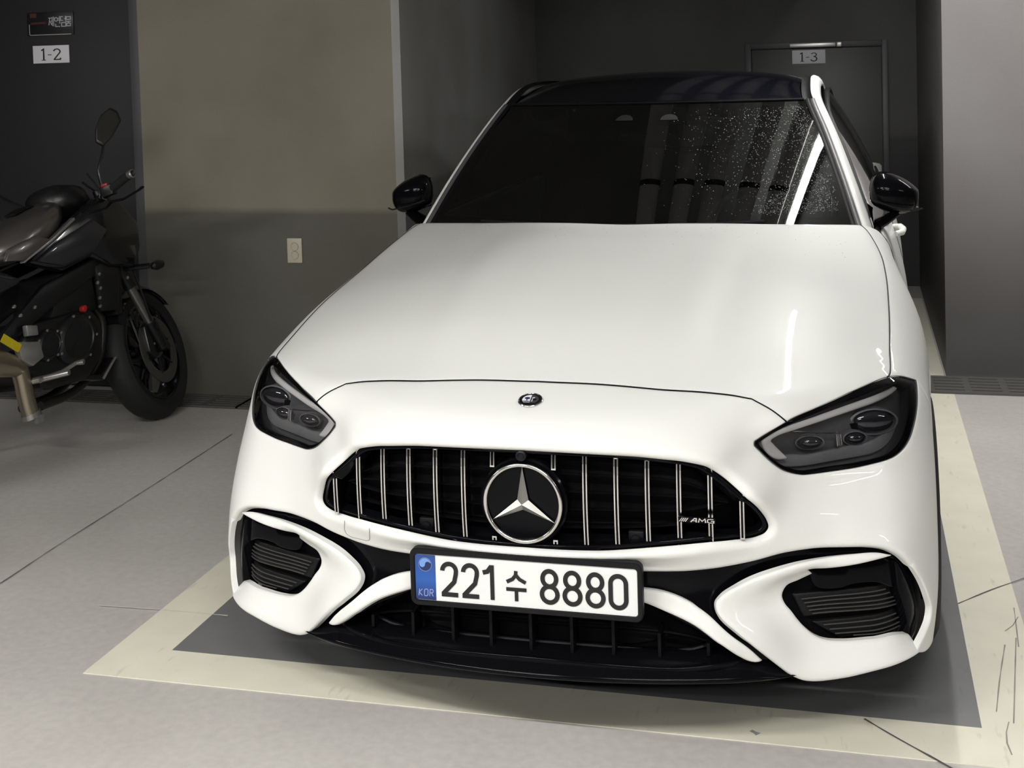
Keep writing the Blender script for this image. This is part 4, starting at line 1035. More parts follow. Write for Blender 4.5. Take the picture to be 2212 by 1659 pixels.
# camera box and its two bright brackets behind the glass
cbx = MB(); cbx.add([ws(-.26, .80, -.01), ws(.25, .80, -.01), ws(.22, .98, -.01), ws(-.22, .98, -.01)], [(0, 1, 2, 3)])
cbx.build('camera_cover', M_BLACK, screen)
for uc in (-.145, .135):
    pts = [ws(uc + .055 * math.cos(a), .83 + .055 * math.sin(a), .0012) for a in np.linspace(0, math.pi, 9)]
    MB().add(pts, [tuple(range(9))]).build('camera_window', mat('camera_window_grey', (.032, .032, .032), .7, spec=.1), screen)

# pillars: rubber, grey strip, white pillar and roof rail follow the screen edge
def rail(t):
    """outer edge line of screen and roof: t 0 cowl corner .. 1 header .. 2.4 roof end"""
    K = [0, .35, .7, 1.0, 1.3, 1.7, 2.1, 2.5]
    Pk = np.array([tuple(ws(1, 0)), tuple(ws(1, .35)), tuple(ws(1, .7)), tuple(ws(1, 1.0)), (.553, 2.02, 1.464), (.55, 2.5, 1.478), (.555, 3.0, 1.435), (.60, 3.62, 1.20)])
    return crw(K, np.atleast_1d(t)) @ Pk
def railed(t, dx, dz, dy=0.):
    P = rail(t); P[:, 0] += dx; P[:, 2] += dz; P[:, 1] += dy; return P
def ribbon(name, t0, t1, lines, m, n=60, parent=None):
    """skin between offset rails; lines = list of functions t -> (dx, dy, dz)"""
    T = np.linspace(t0, t1, n); v = []
    for t in T:
        P = rail(t)[0]
        for fn in lines: d = fn(t); v.append((P[0] + d[0], P[1] + d[1], P[2] + d[2]))
    k = len(lines)
    f = [(i * k + j, i * k + j + 1, (i + 1) * k + j + 1, (i + 1) * k + j) for i in range(n - 1) for j in range(k - 1)]
    o = mesh(name, v, f, m, parent or car); mirror(o, parent or car); return o
lam = lambda dx, dy, dz: (lambda t: (dx, dy, dz))
ribbon('screen_seal', -.02, 1.0, [lam(-.004, 0, .000), lam(.004, 0, .004), lam(.012, .004, .003), lam(.014, .006, -.006)], M_RUBBER)
ribbon('pillar_strip', -.02, 1.0, [lam(.013, .006, -.004), lam(.016, .006, .004), lam(.030, .012, .004), lam(.034, .016, -.004)], M_GREYSTRIP)
def wl_(a, b): return lambda t: (a[0] + (b[0] - a[0]) * sstep(.85, 1.25, t), a[1] + (b[1] - a[1]) * sstep(.85, 1.25, t), a[2] + (b[2] - a[2]) * sstep(.85, 1.25, t))
ribbon('roof_rail', -.10, 2.5, [wl_((.032, .014, -.006), (.018, 0, -.002)), wl_((.037, .016, .003), (.026, 0, .002)), wl_((.052, .034, -.006), (.040, .004, -.004)), wl_((.066, .058, -.024), (.052, .008, -.018)), wl_((.078, .080, -.045), (.060, .01, -.036)), wl_((.074, .085, -.055), (.056, .01, -.044))], M_WHITE)
ribbon('roof_channel', 1.0, 2.5, [lam(-.012, 0, .002), lam(.000, 0, -.004), lam(.012, 0, -.004), lam(.022, 0, .004)], M_RUBBER)
# roof: dark panorama panel, front header, rear part
def roof(i, j):
    t = 1.0 + 1.5 * j; P = rail(t)[0]; u = 2 * i - 1
    front_pull = .25 * P[0]**2 * (1 - u * u) * max(0, 1 - j * 2.5)
    crown = .034 * (1 - u * u) * (.25 + .75 * min(1, j * 3)) * (1 if j < .7 else 1 - (j - .7) / .3 * .6)
    edge = .016 * abs(u)**10 * min(1, j * 6)
    return Vector((P[0] * u * .985, P[1] - front_pull, P[2] + crown - edge))
grid_mesh('roof_panel', roof, 40, 50, M_PANO, car)
hd = MB().tube([ws(u, 1.0, .002) for u in np.linspace(-.985, .985, 40)], .005, 6).build('header_seal', M_RUBBER, car)
# side windows: frame and glass between rail and belt line
def belt(y): return Vector((.842 - .055 * (1 - float(sstep(1.15, 1.75, y))) - .02 * max(0, y - 3)**1.5, y, .978 + .012 * min(1, max(0, y - 1.3))))
def sidewin(i, j):
    t = -.02 + 2.5 * i; P = rail(t)[0]; a = Vector((P[0] + .074, P[1] + .082 - .07 * min(1, t / 1.2) * (t > 0), P[2] - .052))
    b = belt(min(max(a.y, 1.25) - .12 * (1 - min(1, i * 2)), 3.75)); w_ = a.lerp(b, j); w_.x += .022 * 4 * j * (1 - j) * min(1, i * 4)
    return w_
sw_ = grid_mesh('side_window', sidewin, 50, 10, M_SIDEGL, car); mirror(sw_)
fr_ = MB(); fr_.tube([sidewin(i / 40, 0.02) + Vector((.004, 0, 0)) for i in range(41)], .009, 6).tube([sidewin(i / 40, .985) + Vector((.004, 0, 0)) for i in range(41)], .008, 6)
sf = fr_.build('window_trim', M_RUBBER, car, smooth=True); mirror(sf)
tri = MB().add([sidewin(.0, 1) + Vector((.006, 0, 0)), sidewin(.14, 1) + Vector((.006, 0, 0)), sidewin(.14, .05) + Vector((.006, 0, 0)), sidewin(.0, .05) + Vector((.006, 0, 0))], [(0, 1, 2, 3)]).build('mirror_triangle', M_GLOSS, car); mirror(tri)
bp2 = MB().add([sidewin(q, r_) + Vector((.006, 0, 0)) for q, r_ in ((.47, 0), (.53, 0), (.53, 1), (.47, 1))], [(0, 1, 2, 3)]).build('middle_pillar', M_GLOSS, car); mirror(bp2)
rg = grid_mesh('rear_window', lambda i, j: Vector(((2 * i - 1) * (.60 - .02 * j + .03 * j), 3.05 + .75 * j - .1 * (2 * i - 1)**2, 1.435 - .38 * j + .02 * math.sin(math.pi * j))), 12, 8, M_SIDEGL, car)
# cowl tray and wipers
MB().add([Vector((u * .74, 1.02 + .29 * (u * .74)**2, .995)) for u in np.linspace(-1, 1, 21)] + [ws(u, .06, -.012) for u in np.linspace(-1, 1, 21)], [(i, i + 1, 22 + i, 21 + i) for i in range(20)]).build('cowl_tray', M_BLACK, car)
for (u0, u1, v0, v1) in ((-.10, .62, .045, .055), (-.72, -.02, .05, .045)):
    P = [ws(u0 + (u1 - u0) * t, v0 + (v1 - v0) * t, .018) for t in np.linspace(0, 1, 12)]
    wp = MB().tube(P, .006, 6).build('wiper', M_BLACK, car)
    MB().tube([p_ + Vector((0, -.002, -.010)) for p_ in P], .004, 6).build('wiper_blade', M_RUBBER, wp)
# interior
din = MB(); din.add([Vector((x, y, z + .02 * math.cos(x * 4))) for x in np.linspace(-.70, .70, 15) for (y, z) in ((1.17, .975), (1.35, .985), (1.52, .955), (1.60, .85), (1.58, .60))], [(i * 5 + j, i * 5 + j + 1, (i + 1) * 5 + j + 1, (i + 1) * 5 + j) for i in range(14) for j in range(4)])
din.build('dashboard', M_SEAT, car, smooth=True)
MB().box((0, 2.6, .42), (1.5, 2.6, .05)).build('cabin_floor', M_DARK, car)
Mw = Matrix.Translation((.37, 1.72, .90)) @ Matrix.Rotation(math.radians(65), 4, 'X')
MB().lathe([(.175 + .016 * math.cos(a), .016 * math.sin(a)) for a in np.linspace(0, 2 * math.pi, 11)], 36, Mw).lathe([(0, .03), (.06, .02), (.065, -.02)], 20, Mw).box(Mw @ Vector((.11, 0, 0)), (.12, .02, .03)).box(Mw @ Vector((-.11, 0, 0)), (.12, .02, .03)).build('steering_wheel', M_SEAT, car, smooth=True)
for s in (-1, 1):
    bk = bmesh.new()
    for (c, d, rx) in (((s * .37, 2.18, .55), (.50, .52, .16), 0), ((s * .37, 2.45, .90), (.48, .16, .62), -18), ((s * .37, 2.55, 1.29), (.26, .11, .18), -12)):
        g_ = bmesh.ops.create_cube(bk, size=1); bmesh.ops.scale(bk, vec=d, verts=g_['verts']); bmesh.ops.rotate(bk, cent=(0, 0, 0), matrix=Matrix.Rotation(math.radians(rx), 3, 'X'), verts=g_['verts']); bmesh.ops.translate(bk, vec=c, verts=g_['verts'])
    bmesh.ops.bevel(bk, geom=bk.edges[:], offset=.04, segments=3, affect='EDGES')
    from_bm('front_seat', bk, M_SEAT, car, True)
MB().box((0, 3.25, .80), (1.25, .2, .66)).box((0, 3.0, .52), (1.25, .5, .18)).build('rear_bench', M_SEAT, car, bevel=.04)
MB().add([(-.2 + .08, 1.70, 1.345), (.10, 1.72, 1.34), (.10, 1.70, 1.28), (-.12, 1.68, 1.285)], [(0, 1, 2, 3)]).build('rear_view_mirror', M_BLACK, car)

# --- door mirrors
def mirror_shell():
    bm = bmesh.new(); bmesh.ops.create_uvsphere(bm, u_segments=32, v_segments=20, radius=1)
    for v in bm.verts:
        x, y, z = v.co
        sx = math.copysign(abs(x)**.8, x); sz = math.copysign(abs(z)**.75, z); sy = math.copysign(abs(y)**.8, y)
        y_ = sy * (.085 if sy < 0 else .03)
        t = (sx + 1) / 2                       # 0 at the body, 1 at the tip
        ztop = .090 - .062 * t**1.5; zbot = -.062 - .016 * t + .012 * (1 - t)
        z_ = sz * (ztop if sz > 0 else -zbot)
        v.co = (.862 + sx * .082, 1.425 + y_ + .03 * t, 1.088 + z_)
    return bm
mh = from_bm('door_mirror', mirror_shell(), M_GLOSS, car, True); mh2 = mirror(mh)
arm = MB().tube([(.80, 1.40, .985), (.83, 1.41, 1.0), (.87, 1.42, 1.025)], [.05, .042, .032], 12, flat=(1, .35, (0, 0, 1))).build('mirror_arm', M_GLOSS, mh, smooth=True); mirror(arm, mh2)
mg = MB().add([(.80, 1.462, 1.04), (.945, 1.485, 1.035), (.940, 1.487, 1.10), (.87, 1.475, 1.145), (.80, 1.46, 1.15)], [(0, 1, 2, 3, 4)]).build('mirror_glass', M_CHROME, mh); mirror(mg, mh2)
line = MB().tube([(.79, 1.352, 1.075), (.85, 1.340, 1.055), (.92, 1.36, 1.04), (.952, 1.41, 1.04)], .003, 6).build('mirror_seam', M_BLACK, mh); mirror(line, mh2)
# door handle
for y_ in (2.02, 3.0):
    hnd = MB().tube([(.880, y_ - .11, .886), (.904, y_ - .085, .889), (.911, y_, .890), (.904, y_ + .085, .889), (.880, y_ + .11, .886)], [.010, .012, .013, .012, .010], 10).build('door_handle', M_WHITE, car, smooth=True); mirror(hnd)

# --- wheels
def wheel(cx, cy, side):
    R_, Wd = .335, .235
    Mx = Matrix.Translation((cx, cy, R_)) @ Matrix.Rotation(side * math.pi / 2, 4, 'Y')
    h = Wd / 2
    prof = [(.245, -h + .01), (.30, -h), (.322, -h + .012), (.333, -h + .035), (.335, 0), (.333, h - .035), (.322, h - .012), (.30, h), (.245, h - .01)]
    w_ = MB().lathe(prof, 56, Mx).build('wheel', M_TYRE, car, smooth=True)
    MB().lathe([(.246, -h + .01), (.243, h - .02), (.246, h - .004), (.236, h - .006), (.228, h - .04), (.226, -h + .02)], 48, Mx).build('wheel_rim', M_RIM, w_, smooth=True)
    sp = MB()
    for k in range(10):
        a = 2 * math.pi * k / 10; Mk = Mx @ Matrix.Rotation(a, 4, 'Z')
        sp.add([Mk @ Vector(q) for q in ((.04, -.018, h - .05), (.04, .018, h - .05), (.232, .012, h - .016), (.232, -.012, h - .016), (.04, -.014, h - .02), (.04, .014, h - .02), (.232, .008, h - .004), (.232, -.008, h - .004))], [(4, 5, 6, 7), (0, 1, 5, 4), (1, 2, 6, 5), (2, 3, 7, 6), (3, 0, 4, 7)])
    sp.build('wheel_spokes', M_RIM, w_)
    MB().lathe([(0, h - .008), (.05, h - .012), (.055, h - .03), (.06, h - .06)], 24, Mx).build('wheel_hub', M_RIM, w_, smooth=True)
    MB().lathe([(.06, .02), (.18, .02), (.18, .045), (.06, .045)], 40, Mx).build('brake_disc', mat('brake_steel', (.3, .3, .3), .35, metal=.9), w_, smooth=True, angle=30)
for s in (-1, 1):
    wheel(s * .807, ARCHY, s); wheel(s * .822, RA, s)
    for cy in (ARCHY, RA):
        lv = []; 
        for i in range(25):
            a = math.radians(-15 + 210 * i / 24)
            for x in (.62, .885): lv.append((s * x, cy + .372 * math.cos(a), .335 + .372 * math.sin(a)))
        mesh('wheel_arch_liner', lv, [(2 * i, 2 * i + 1, 2 * i + 3, 2 * i + 2) for i in range(24)], M_DARK, car)

# --- rain drops on screen and hood: nobody could count them
def drops(name, centres, normals, radii, m, parent):
    V = []; Fc = []
    for c, nrm, r_ in zip(centres, normals, radii):
        nrm = Vector(nrm).normalized(); a = nrm.orthogonal().normalized(); b = nrm.cross(a); n0 = len(V)
        for (k, h) in ((1, 0), (.75, .45), (.35, .68)):
            for i in range(6):
                t = math.pi / 3 * i; V.append(Vector(c) + (a * math.cos(t) + b * math.sin(t)) * r_ * k + nrm * r_ * h)
        V.append(Vector(c) + nrm * r_ * .75)
        for L in range(2):
            for i in range(6): Fc.append((n0 + L * 6 + i, n0 + L * 6 + (i + 1) % 6, n0 + (L + 1) * 6 + (i + 1) % 6, n0 + (L + 1) * 6 + i))
        for i in range(6): Fc.append((n0 + 12 + i, n0 + 12 + (i + 1) % 6, n0 + 18))
    o = mesh(name, V, Fc, m, parent); o['kind'] = 'stuff'; return o
M_WATER = bpy.data.materials.new('water_drop'); M_WATER.use_nodes = True
_w = M_WATER.node_tree.nodes['Principled BSDF']; _w.inputs['Base Color'].default_value = (.8, .85, .85, 1); _w.inputs['Roughness'].default_value = .08; _w.inputs['Transmission Weight'].default_value = .6; _w.inputs['IOR'].default_value = 1.33; _w.inputs['Specular IOR Level'].default_value = 1.0
cs = []; ns = []; rs = []
for _ in range(1500):
    u = .985 - abs(rng.normal(0, .33)); v = rng.uniform(.12, .93)
    if u < .05: continue
    cs.append(ws(u, v)); ns.append((.25 * u, -.5, .86)); rs.append(rng.uniform(.0007, .0019))
for _ in range(900):                            # unwiped arc at the lower corner and along the pillar
    if rng.random() < .55:
        u = rng.uniform(.60, .95); v = .13 + rng.random() * (.05 + .16 * sstep(.58, .85, u)); 
    else:
        v = rng.uniform(.15, .95); u = .95 - rng.random() * .07
    cs.append(ws(u, float(v))); ns.append((.25 * u, -.5, .86)); rs.append(rng.uniform(.0006, .0014))
drops('rain_drops', cs, ns, rs, M_WATER, screen)

cs = []; ns = []; rs = []
_u = np.stack([rng.uniform(-.55, .72, 110), 1.06 - np.abs(rng.normal(0, .16, 110))], 1)
_P = lift_top(_u); _N = gradG(_P)
for q_, n_2 in zip(_P, _N):
    if G((q_ + n_2 * .002)[None])[0] > 0 and q_[1] < 1.03 + .30 * q_[0]**2: cs.append(q_); ns.append(n_2); rs.append(rng.uniform(.0006, .0014))
drops('rain_drops', cs, ns, rs, M_WATER, hood)
# ------------------------------------------------------------------ the motorcycle (own axes: x forwards, y to its left, z up; zero under the front axle)
B_TH = math.radians(75)
BF = Matrix.Translation((-2.34, 2.08, 0)) @ Matrix.Rotation(B_TH, 4, 'Z') @ Matrix.Rotation(math.radians(-10), 4, 'X')   # leaning on its side stand
BT = BF @ Matrix(((1, 0, .173, 0), (0, 1, 0, 0), (0, 0, 1, 0), (0, 0, 0, 1)))
_ps = Matrix.Translation((-.33, 0, .90))
BW = BF @ _ps @ Matrix.Rotation(math.radians(20), 4, Vector((-.42, 0, .907))) @ _ps.inverted()      # front end turned on the steering
bike = empty('motorcycle', (-2.6, 1.4, 0), label='dark grey naked motorcycle parked by the left wall', cat='motorcycle')
MK_BLK = mat('bike_black', (.006, .006, .007), .35)
MK_GLS = mat('bike_gloss_black', (.006, .006, .008), .15, coat=.6)
MK_TANK = mat('bike_tank_grey', (.17, .155, .15), .28, metal=.7, coat=.7)
MK_ENG = mat('bike_engine_black', (.012, .012, .013), .38, metal=.3)
MK_SIL = mat('bike_silver', (.42, .41, .40), .32, metal=.8)
MK_EXH = mat('bike_exhaust', (.36, .31, .24), .33, metal=.9)
MK_FORK = mat('bike_fork_tube', (.22, .21, .20), .3, metal=.8)
MK_TYRE = mat('bike_tyre', (.008, .008, .009), .7)
MK_BOLT = mat('bike_bolt', (.5, .5, .5), .25, metal=.9)
MK_RED = mat('bike_red', (.35, .01, .012), .4)
MK_YEL = mat('bike_yellow_tag', (.5, .40, .01), .5)
MK_MIR = mat('bike_mirror_glass', (.03, .03, .027), .12, metal=.3)
MK_RUB = mat('bike_rubber', (.014, .014, .014), .7)
def bput(mb, T=None): mb.v = [tuple((T or BT) @ Vector(q)) for q in mb.v]; return mb
def bpart(name, mb, m, T=None, parent=None, **k): return bput(mb, T).build(name, m, parent or bike, **k)
def blob(name, rings, m, parent=None, nseg=20, power=.75, T=None):
    """rounded body: rings of (x, z, half width, half height) strung along x"""
    v = []; f = []; n = nseg
    for (x, z, hw, hh) in rings:
        for k in range(n):
            a = 2 * math.pi * k / n; c, s = math.cos(a), math.sin(a)
            v.append((x, hw * math.copysign(abs(c)**power, c), z + hh * math.copysign(abs(s)**power, s)))
    for i in range(len(rings) - 1):
        for k in range(n): f.append((i * n + k, i * n + (k + 1) % n, (i + 1) * n + (k + 1) % n, (i + 1) * n + k))
    f.append(tuple(range(n))); f.append(tuple((len(rings) - 1) * n + k for k in range(n)))
    return bpart(name, MB().add(v, f), m, T, parent, smooth=True, angle=50)
def slabs(name, poly, y0, y1, m, bevel=.008, parent=None, T=None):
    """flat piece: (x, z) outline with thickness across the bike"""
    return bpart(name, MB().prism(poly, y0, y1), m, T, parent, bevel=bevel)
YA = Matrix.Rotation(math.pi / 2, 4, 'X')
def bike_wheel(cx, T, wd, front):
    Mw_ = Matrix.Translation((cx, 0, .302)) @ YA; h = wd / 2; R_ = .302
    pr_ = [(.215, -h * .55), (.235, -h * .9), (.262, -h), (.285, -h * .78), (.298, -h * .4), (R_, 0), (.298, h * .4), (.285, h * .78), (.262, h), (.235, h * .9), (.215, h * .55)]
    w_ = bpart('front_wheel' if front else 'rear_wheel', MB().lathe(pr_, 56, Mw_), MK_TYRE, T, smooth=True)
    bpart('rim', MB().lathe([(.222, -h * .75), (.224, h * .75), (.214, h * .8), (.200, h * .3), (.200, -h * .3), (.214, -h * .8), (.222, -h * .75)], 48, Mw_), MK_GLS, T, w_, smooth=True)
    for k in range(5):
        a = 2 * math.pi * k / 5 + .35; sp = MB()
        for da in (-.16, .16):
            p0 = Vector((.035 * math.cos(a), .035 * math.sin(a), 0)); p1 = Vector((.208 * math.cos(a + da), .208 * math.sin(a + da), 0))
            sp.tube([Mw_ @ p0, Mw_ @ ((p0 + p1) / 2), Mw_ @ p1], [.016, .011, .012], 8)
        bpart('spoke', sp, MK_GLS, T, w_, smooth=True)
    bpart('hub', MB().lathe([(.0, -.06), (.03, -.06), (.04, -.04), (.04, .04), (.03, .06), (0, .06)], 24, Mw_), MK_BLK, T, w_, smooth=True)
    for sy in ((-1, 1) if front else (-1,)):
        Md = Mw_ @ Matrix.Translation((0, 0, -sy * .072))
        bpart('brake_disc', MB().lathe([(.105, -.0025), (.155, -.0025), (.155, .0025), (.105, .0025), (.105, -.0025)], 48, Md), mat('bike_disc', (.13, .125, .115), .4, metal=.7), T, w_, smooth=True, angle=30)
        dc = MB()
        for k in range(6):
            a = 2 * math.pi * k / 6; dc.tube([Md @ Vector((.04 * math.cos(a), .04 * math.sin(a), 0)), Md @ Vector((.112 * math.cos(a + .3), .112 * math.sin(a + .3), 0))], .007, 6)
        bpart('disc_carrier', dc, MK_BLK, T, w_, smooth=True)
    return w_
bike_wheel(0, BW, .125, True); bike_wheel(-1.41, BF, .18, False)
# fork, steering and bars turn with the wheel
for sy in (-1, 1):
    y = sy * .098
    bpart('fork_leg', MB().tube([(-.29, y, .93), (-.135, y, .60)], .027, 16), MK_ENG, BW, smooth=True)
    lo_ = bpart('fork_slider', MB().tube([(-.135, y, .60), (-.05, y, .42)], .0215, 16), MK_FORK, BW, smooth=True)
    bpart('fork_foot', MB().tube([(-.055, y, .43), (-.02, y, .35), (0, y, .302)], [.029, .027, .025], 12).tube([(0, y * 1.28, .302), (0, y * .7, .302)], .017, 12), MK_ENG, BW, smooth=True)
    cl_ = slabs('brake_caliper', [(-.115, .30), (-.07, .26), (-.035, .34), (-.055, .43), (-.105, .42)], sy * .072 - .024, sy * .072 + .024, MK_BLK, .008, T=BW)
    bpart('caliper_bolt', MB().lathe([(.006, 0), (.006, .004), (0, .005)], 8, Matrix.Translation((-.07, sy * .098, .33)) @ Matrix.Rotation(-sy * math.pi / 2, 4, 'X')), MK_BOLT, BW)
    bpart('disc_reflector', MB().lathe([(.016, 0), (.016, .006), (0, .007)], 14, Matrix.Translation((-.055, sy * .125, .40)) @ Matrix.Rotation(sy * -math.pi / 2, 4, 'X')), MK_BLK, BW)
blob_pts = []
fm = MB(); v = []; f = []
for i in range(15):
    a = math.radians(38 + 110 * i / 14)
    for k in range(7):
        b = math.radians(-75 + 150 * k / 6); r = .318 - .045 * (1 - math.cos(b))
        v.append((r * math.cos(a), .072 * math.sin(b) / math.sin(math.radians(75)), .302 + r * math.sin(a)))
for i in range(14):
    for k in range(6): f.append((i * 7 + k, i * 7 + k + 1, (i + 1) * 7 + k + 1, (i + 1) * 7 + k))
bpart('front_mudguard', fm.add(v, f), MK_GLS, BW, smooth=True)
slabs('lower_yoke', [(-.25, .72), (-.15, .70), (-.14, .75), (-.25, .78)], -.13, .13, MK_BLK, .01, T=BW)
slabs('upper_yoke', [(-.35, .93), (-.25, .91), (-.24, .945), (-.35, .965)], -.13, .13, MK_BLK, .01, T=BW)
# headlamp and instrument cowl
blob('headlamp_unit', [(-.30, .86, .06, .05), (-.24, .87, .10, .09), (-.16, .85, .115, .10), (-.10, .83, .10, .085), (-.07, .82, .06, .05)], MK_GLS, T=BW)
blob('instrument_cowl', [(-.46, 1.03, .06, .03), (-.42, 1.04, .11, .065), (-.32, 1.02, .13, .08), (-.22, .98, .10, .06), (-.18, .95, .05, .03)], MK_BLK, T=BW)
BH = BW @ Matrix.Translation((.06, -.02, -.11))
bars = bpart('handlebar', MB().tube([(-.43, -.36, 1.150), (-.36, -.20, 1.120), (-.31, -.10, 1.075), (-.30, 0, 1.06), (-.31, .10, 1.075), (-.36, .20, 1.120), (-.43, .36, 1.150)], .012, 12), MK_BLK, BH, smooth=True)
for sy in (-1, 1):
    bpart('hand_grip', MB().tube([(-.435, sy * .355, 1.150), (-.375, sy * .235, 1.13)], .0185, 14), MK_RUB, BH, bars, smooth=True)
    bpart('bar_end', MB().lathe([(.009, .0), (.018, .0), (.019, .006), (.019, .022), (.014, .026)], 18, Matrix.Translation((-.433, sy * .353, 1.150)) @ Matrix.Rotation(sy * -math.radians(90), 4, 'X') @ Matrix.Rotation(math.radians(-20), 4, 'Y')), MK_SIL, BH, bars, smooth=True, angle=30)
    bpart('switch_box', MB().box((-.365, sy * .205, 1.128), (.05, .06, .05)), MK_BLK, BH, bars, bevel=.008)
    bpart('control_lever', MB().tube([(-.33, sy * .17, 1.085), (-.325, sy * .24, 1.075), (-.36, sy * .34, 1.085), (-.372, sy * .365, 1.09)], [.010, .009, .008, .010], 8, flat=(1, .6, (0, 0, 1))), MK_BLK, BH, bars, smooth=True)
    bpart('lever_mount', MB().box((-.33, sy * .155, 1.105), (.05, .05, .045)), MK_BLK, BH, bars, bevel=.01)
    # mirrors
    st_pts = [(-.35, -.175, 1.13), (-.36, -.18, 1.19), (-.365, -.185, 1.225), (-.33, -.205, 1.290), (-.31, -.215, 1.335)] if sy < 0 else [(-.35, .175, 1.13), (-.36, .22, 1.19), (-.34, .30, 1.25), (-.31, .36, 1.30), (-.305, .40, 1.345)]
    stem = MB().tube(st_pts, [.010, .008, .0065, .0065, .007], 8)
    ms = bpart('mirror_stem', stem, MK_BLK, BH, smooth=True)
    pol = [(-.055, -.06), (-.03, -.085), (.02, -.055), (.075, .005), (.072, .05), (.045, .075), (.0, .055), (-.04, .0)]
    Mm = BH @ Matrix.Translation((-.305, -.240 if sy < 0 else .42, 1.41)) @ Matrix.Rotation(math.radians(125), 4, 'Z')
    pol = [(-a if sy > 0 else a, b) for a, b in pol]
    pol = [(-a, b) for a, b in pol]
    bput(MB().prism(pol, -.012, .018), Mm).build('mirror_housing', MK_BLK, ms, bevel=.007)
    bput(MB().prism([(a * .86, b * .86) for a, b in pol], .0182, .0192), Mm).build('mirror_pane', MK_MIR, ms)
bpart('stop_switch', MB().box((-.385, -.205, 1.152), (.016, .030, .012)), MK_RED, BH, bars, bevel=.002)
bpart('brake_reservoir', MB().lathe([(.024, -.02), (.026, .012), (.022, .018), (0, .018)], 18, Matrix.Translation((-.315, -.13, 1.135))), MK_BLK, BH, bars, smooth=True)
# tank: grey top with a black lower panel
tank = blob('fuel_tank', [(-.575, .985, .03, .03), (-.60, .975, .10, .07), (-.66, .955, .145, .085), (-.74, .925, .162, .095), (-.83, .895, .165, .09), (-.91, .875, .145, .07), (-.98, .855, .10, .045), (-1.0, .85, .05, .02)], MK_TANK, nseg=32, power=.8)
for sy in (-1, 1):
    slabs('tank_side_panel', [(-.715, .878), (-.86, .812), (-.95, .822), (-.93, .87), (-.80, .905)], sy * .150, sy * .172, MK_TANK, .006, tank)
    slabs('tank_trim', [(-.598, .945), (-.715, .872), (-.862, .803), (-.865, .81), (-.72, .884), (-.605, .956)], sy * .148, sy * .176, MK_SIL, .002, tank)
blob('tank_cap', [(-.70, 1.034, .04, .004), (-.74, 1.025, .045, .008), (-.79, 1.008, .04, .004)], MK_BLK, tank)
# side shrouds
for sy in (-1, 1):
    slabs('side_shroud', [(-.72, .885), (-.60, .955), (-.47, 1.03), (-.33, .995), (-.23, .89), (-.22, .78), (-.26, .70), (-.40, .72), (-.50, .78), (-.66, .74), (-.84, .80)], sy * .115, sy * .165, MK_GLS, .018)
    slabs('shroud_panel', [(-.70, .862), (-.50, .935), (-.42, .88), (-.50, .80), (-.66, .76), (-.80, .80)], sy * .158, sy * .178, mat('bike_shroud_grey', (.02, .02, .024), .3, coat=.4), .010)
    slabs('frame_spar', [(-.36, .80), (-.30, .76), (-.70, .60), (-.90, .50), (-.95, .54), (-.74, .70)], sy * .105, sy * .140, MK_BLK, .010)
    bpart('indicator', MB().tube([(-.26, sy * .10, .70), (-.21, sy * .20, .693)], .012, 8).lathe([(.0, -.03), (.016, -.025), (.022, 0), (.018, .028), (0, .035)], 14, Matrix.Translation((-.19, sy * .225, .69)) @ Matrix.Rotation(math.pi / 2, 4, 'Y')), MK_BLK, smooth=True)
    bpart('radiator_cowl', MB().prism([(-.47, .74), (-.44, .75), (-.33, .71), (-.345, .53), (-.45, .54)], sy * .118, sy * .150), MK_BLK, bevel=.012)
bpart('radiator', MB().box((-.33, 0, .62), (.04, .26, .22)), MK_ENG, bevel=.006)
# engine
slabs('crankcase', [(-.80, .56), (-.50, .57), (-.44, .50), (-.44, .36), (-.52, .28), (-.74, .28), (-.84, .36), (-.86, .50)], -.15, .15, MK_ENG, .025)
slabs('cylinder_block', [(-.66, .74), (-.47, .71), (-.44, .55), (-.70, .55)], -.13, .13, MK_ENG, .02)
for (xx, zz_, rr_) in ((-.60, .455, .098), (-.745, .46, .06)):
    cv = bpart('engine_cover', MB().lathe([(rr_ * 1.06, -.02), (rr_ * 1.06, .012), (rr_, .022), (rr_ * .8, .030), (rr_ * .75, .026), (0, .030)], 36, Matrix.Translation((xx, -.152, zz_)) @ YA), MK_ENG, smooth=True)
    for k in range(7):
        a = 2 * math.pi * k / 7
        bpart('cover_bolt', MB().lathe([(.006, 0), (.006, .006), (0, .007)], 8, Matrix.Translation((xx + rr_ * 1.0 * math.cos(a), -.172, zz_ + rr_ * 1.0 * math.sin(a))) @ YA), MK_BOLT, None, cv)
bpart('oil_cap', MB().lathe([(.014, 0), (.014, .018), (.008, .022), (0, .022)], 10, Matrix.Translation((-.572, -.170, .572)) @ YA), MK_RED, smooth=True)
for (xx, zz_) in ((-.46, .70), (-.47, .665), (-.455, .64), (-.46, .60), (-.46, .565), (-.90, .64), (-.87, .60), (-.80, .62), (-.36, .78), (-.30, .66)):
    bpart('frame_bolt', MB().lathe([(.0075, 0), (.0075, .008), (0, .010)], 8, Matrix.Translation((xx, -.150, zz_)) @ YA), MK_BOLT, smooth=True)
slabs('sprocket_guard', [(-.93, .505), (-.815, .485), (-.795, .42), (-.85, .395), (-.90, .43)], -.20, -.165, MK_SIL, .006)
slabs('heel_plate', [(-.875, .56), (-.82, .55), (-.815, .51), (-.87, .515)], -.195, -.165, MK_SIL, .006)
bpart('foot_peg', MB().tube([(-.82, -.16, .335), (-.76, -.30, .345)], [.014, .012], 10), MK_SIL, smooth=True)
bpart('brake_pedal', MB().tube([(-.82, -.20, .335), (-.72, -.21, .345), (-.655, -.22, .365), (-.64, -.25, .365)], [.012, .009, .009, .012], 8), MK_SIL, smooth=True)
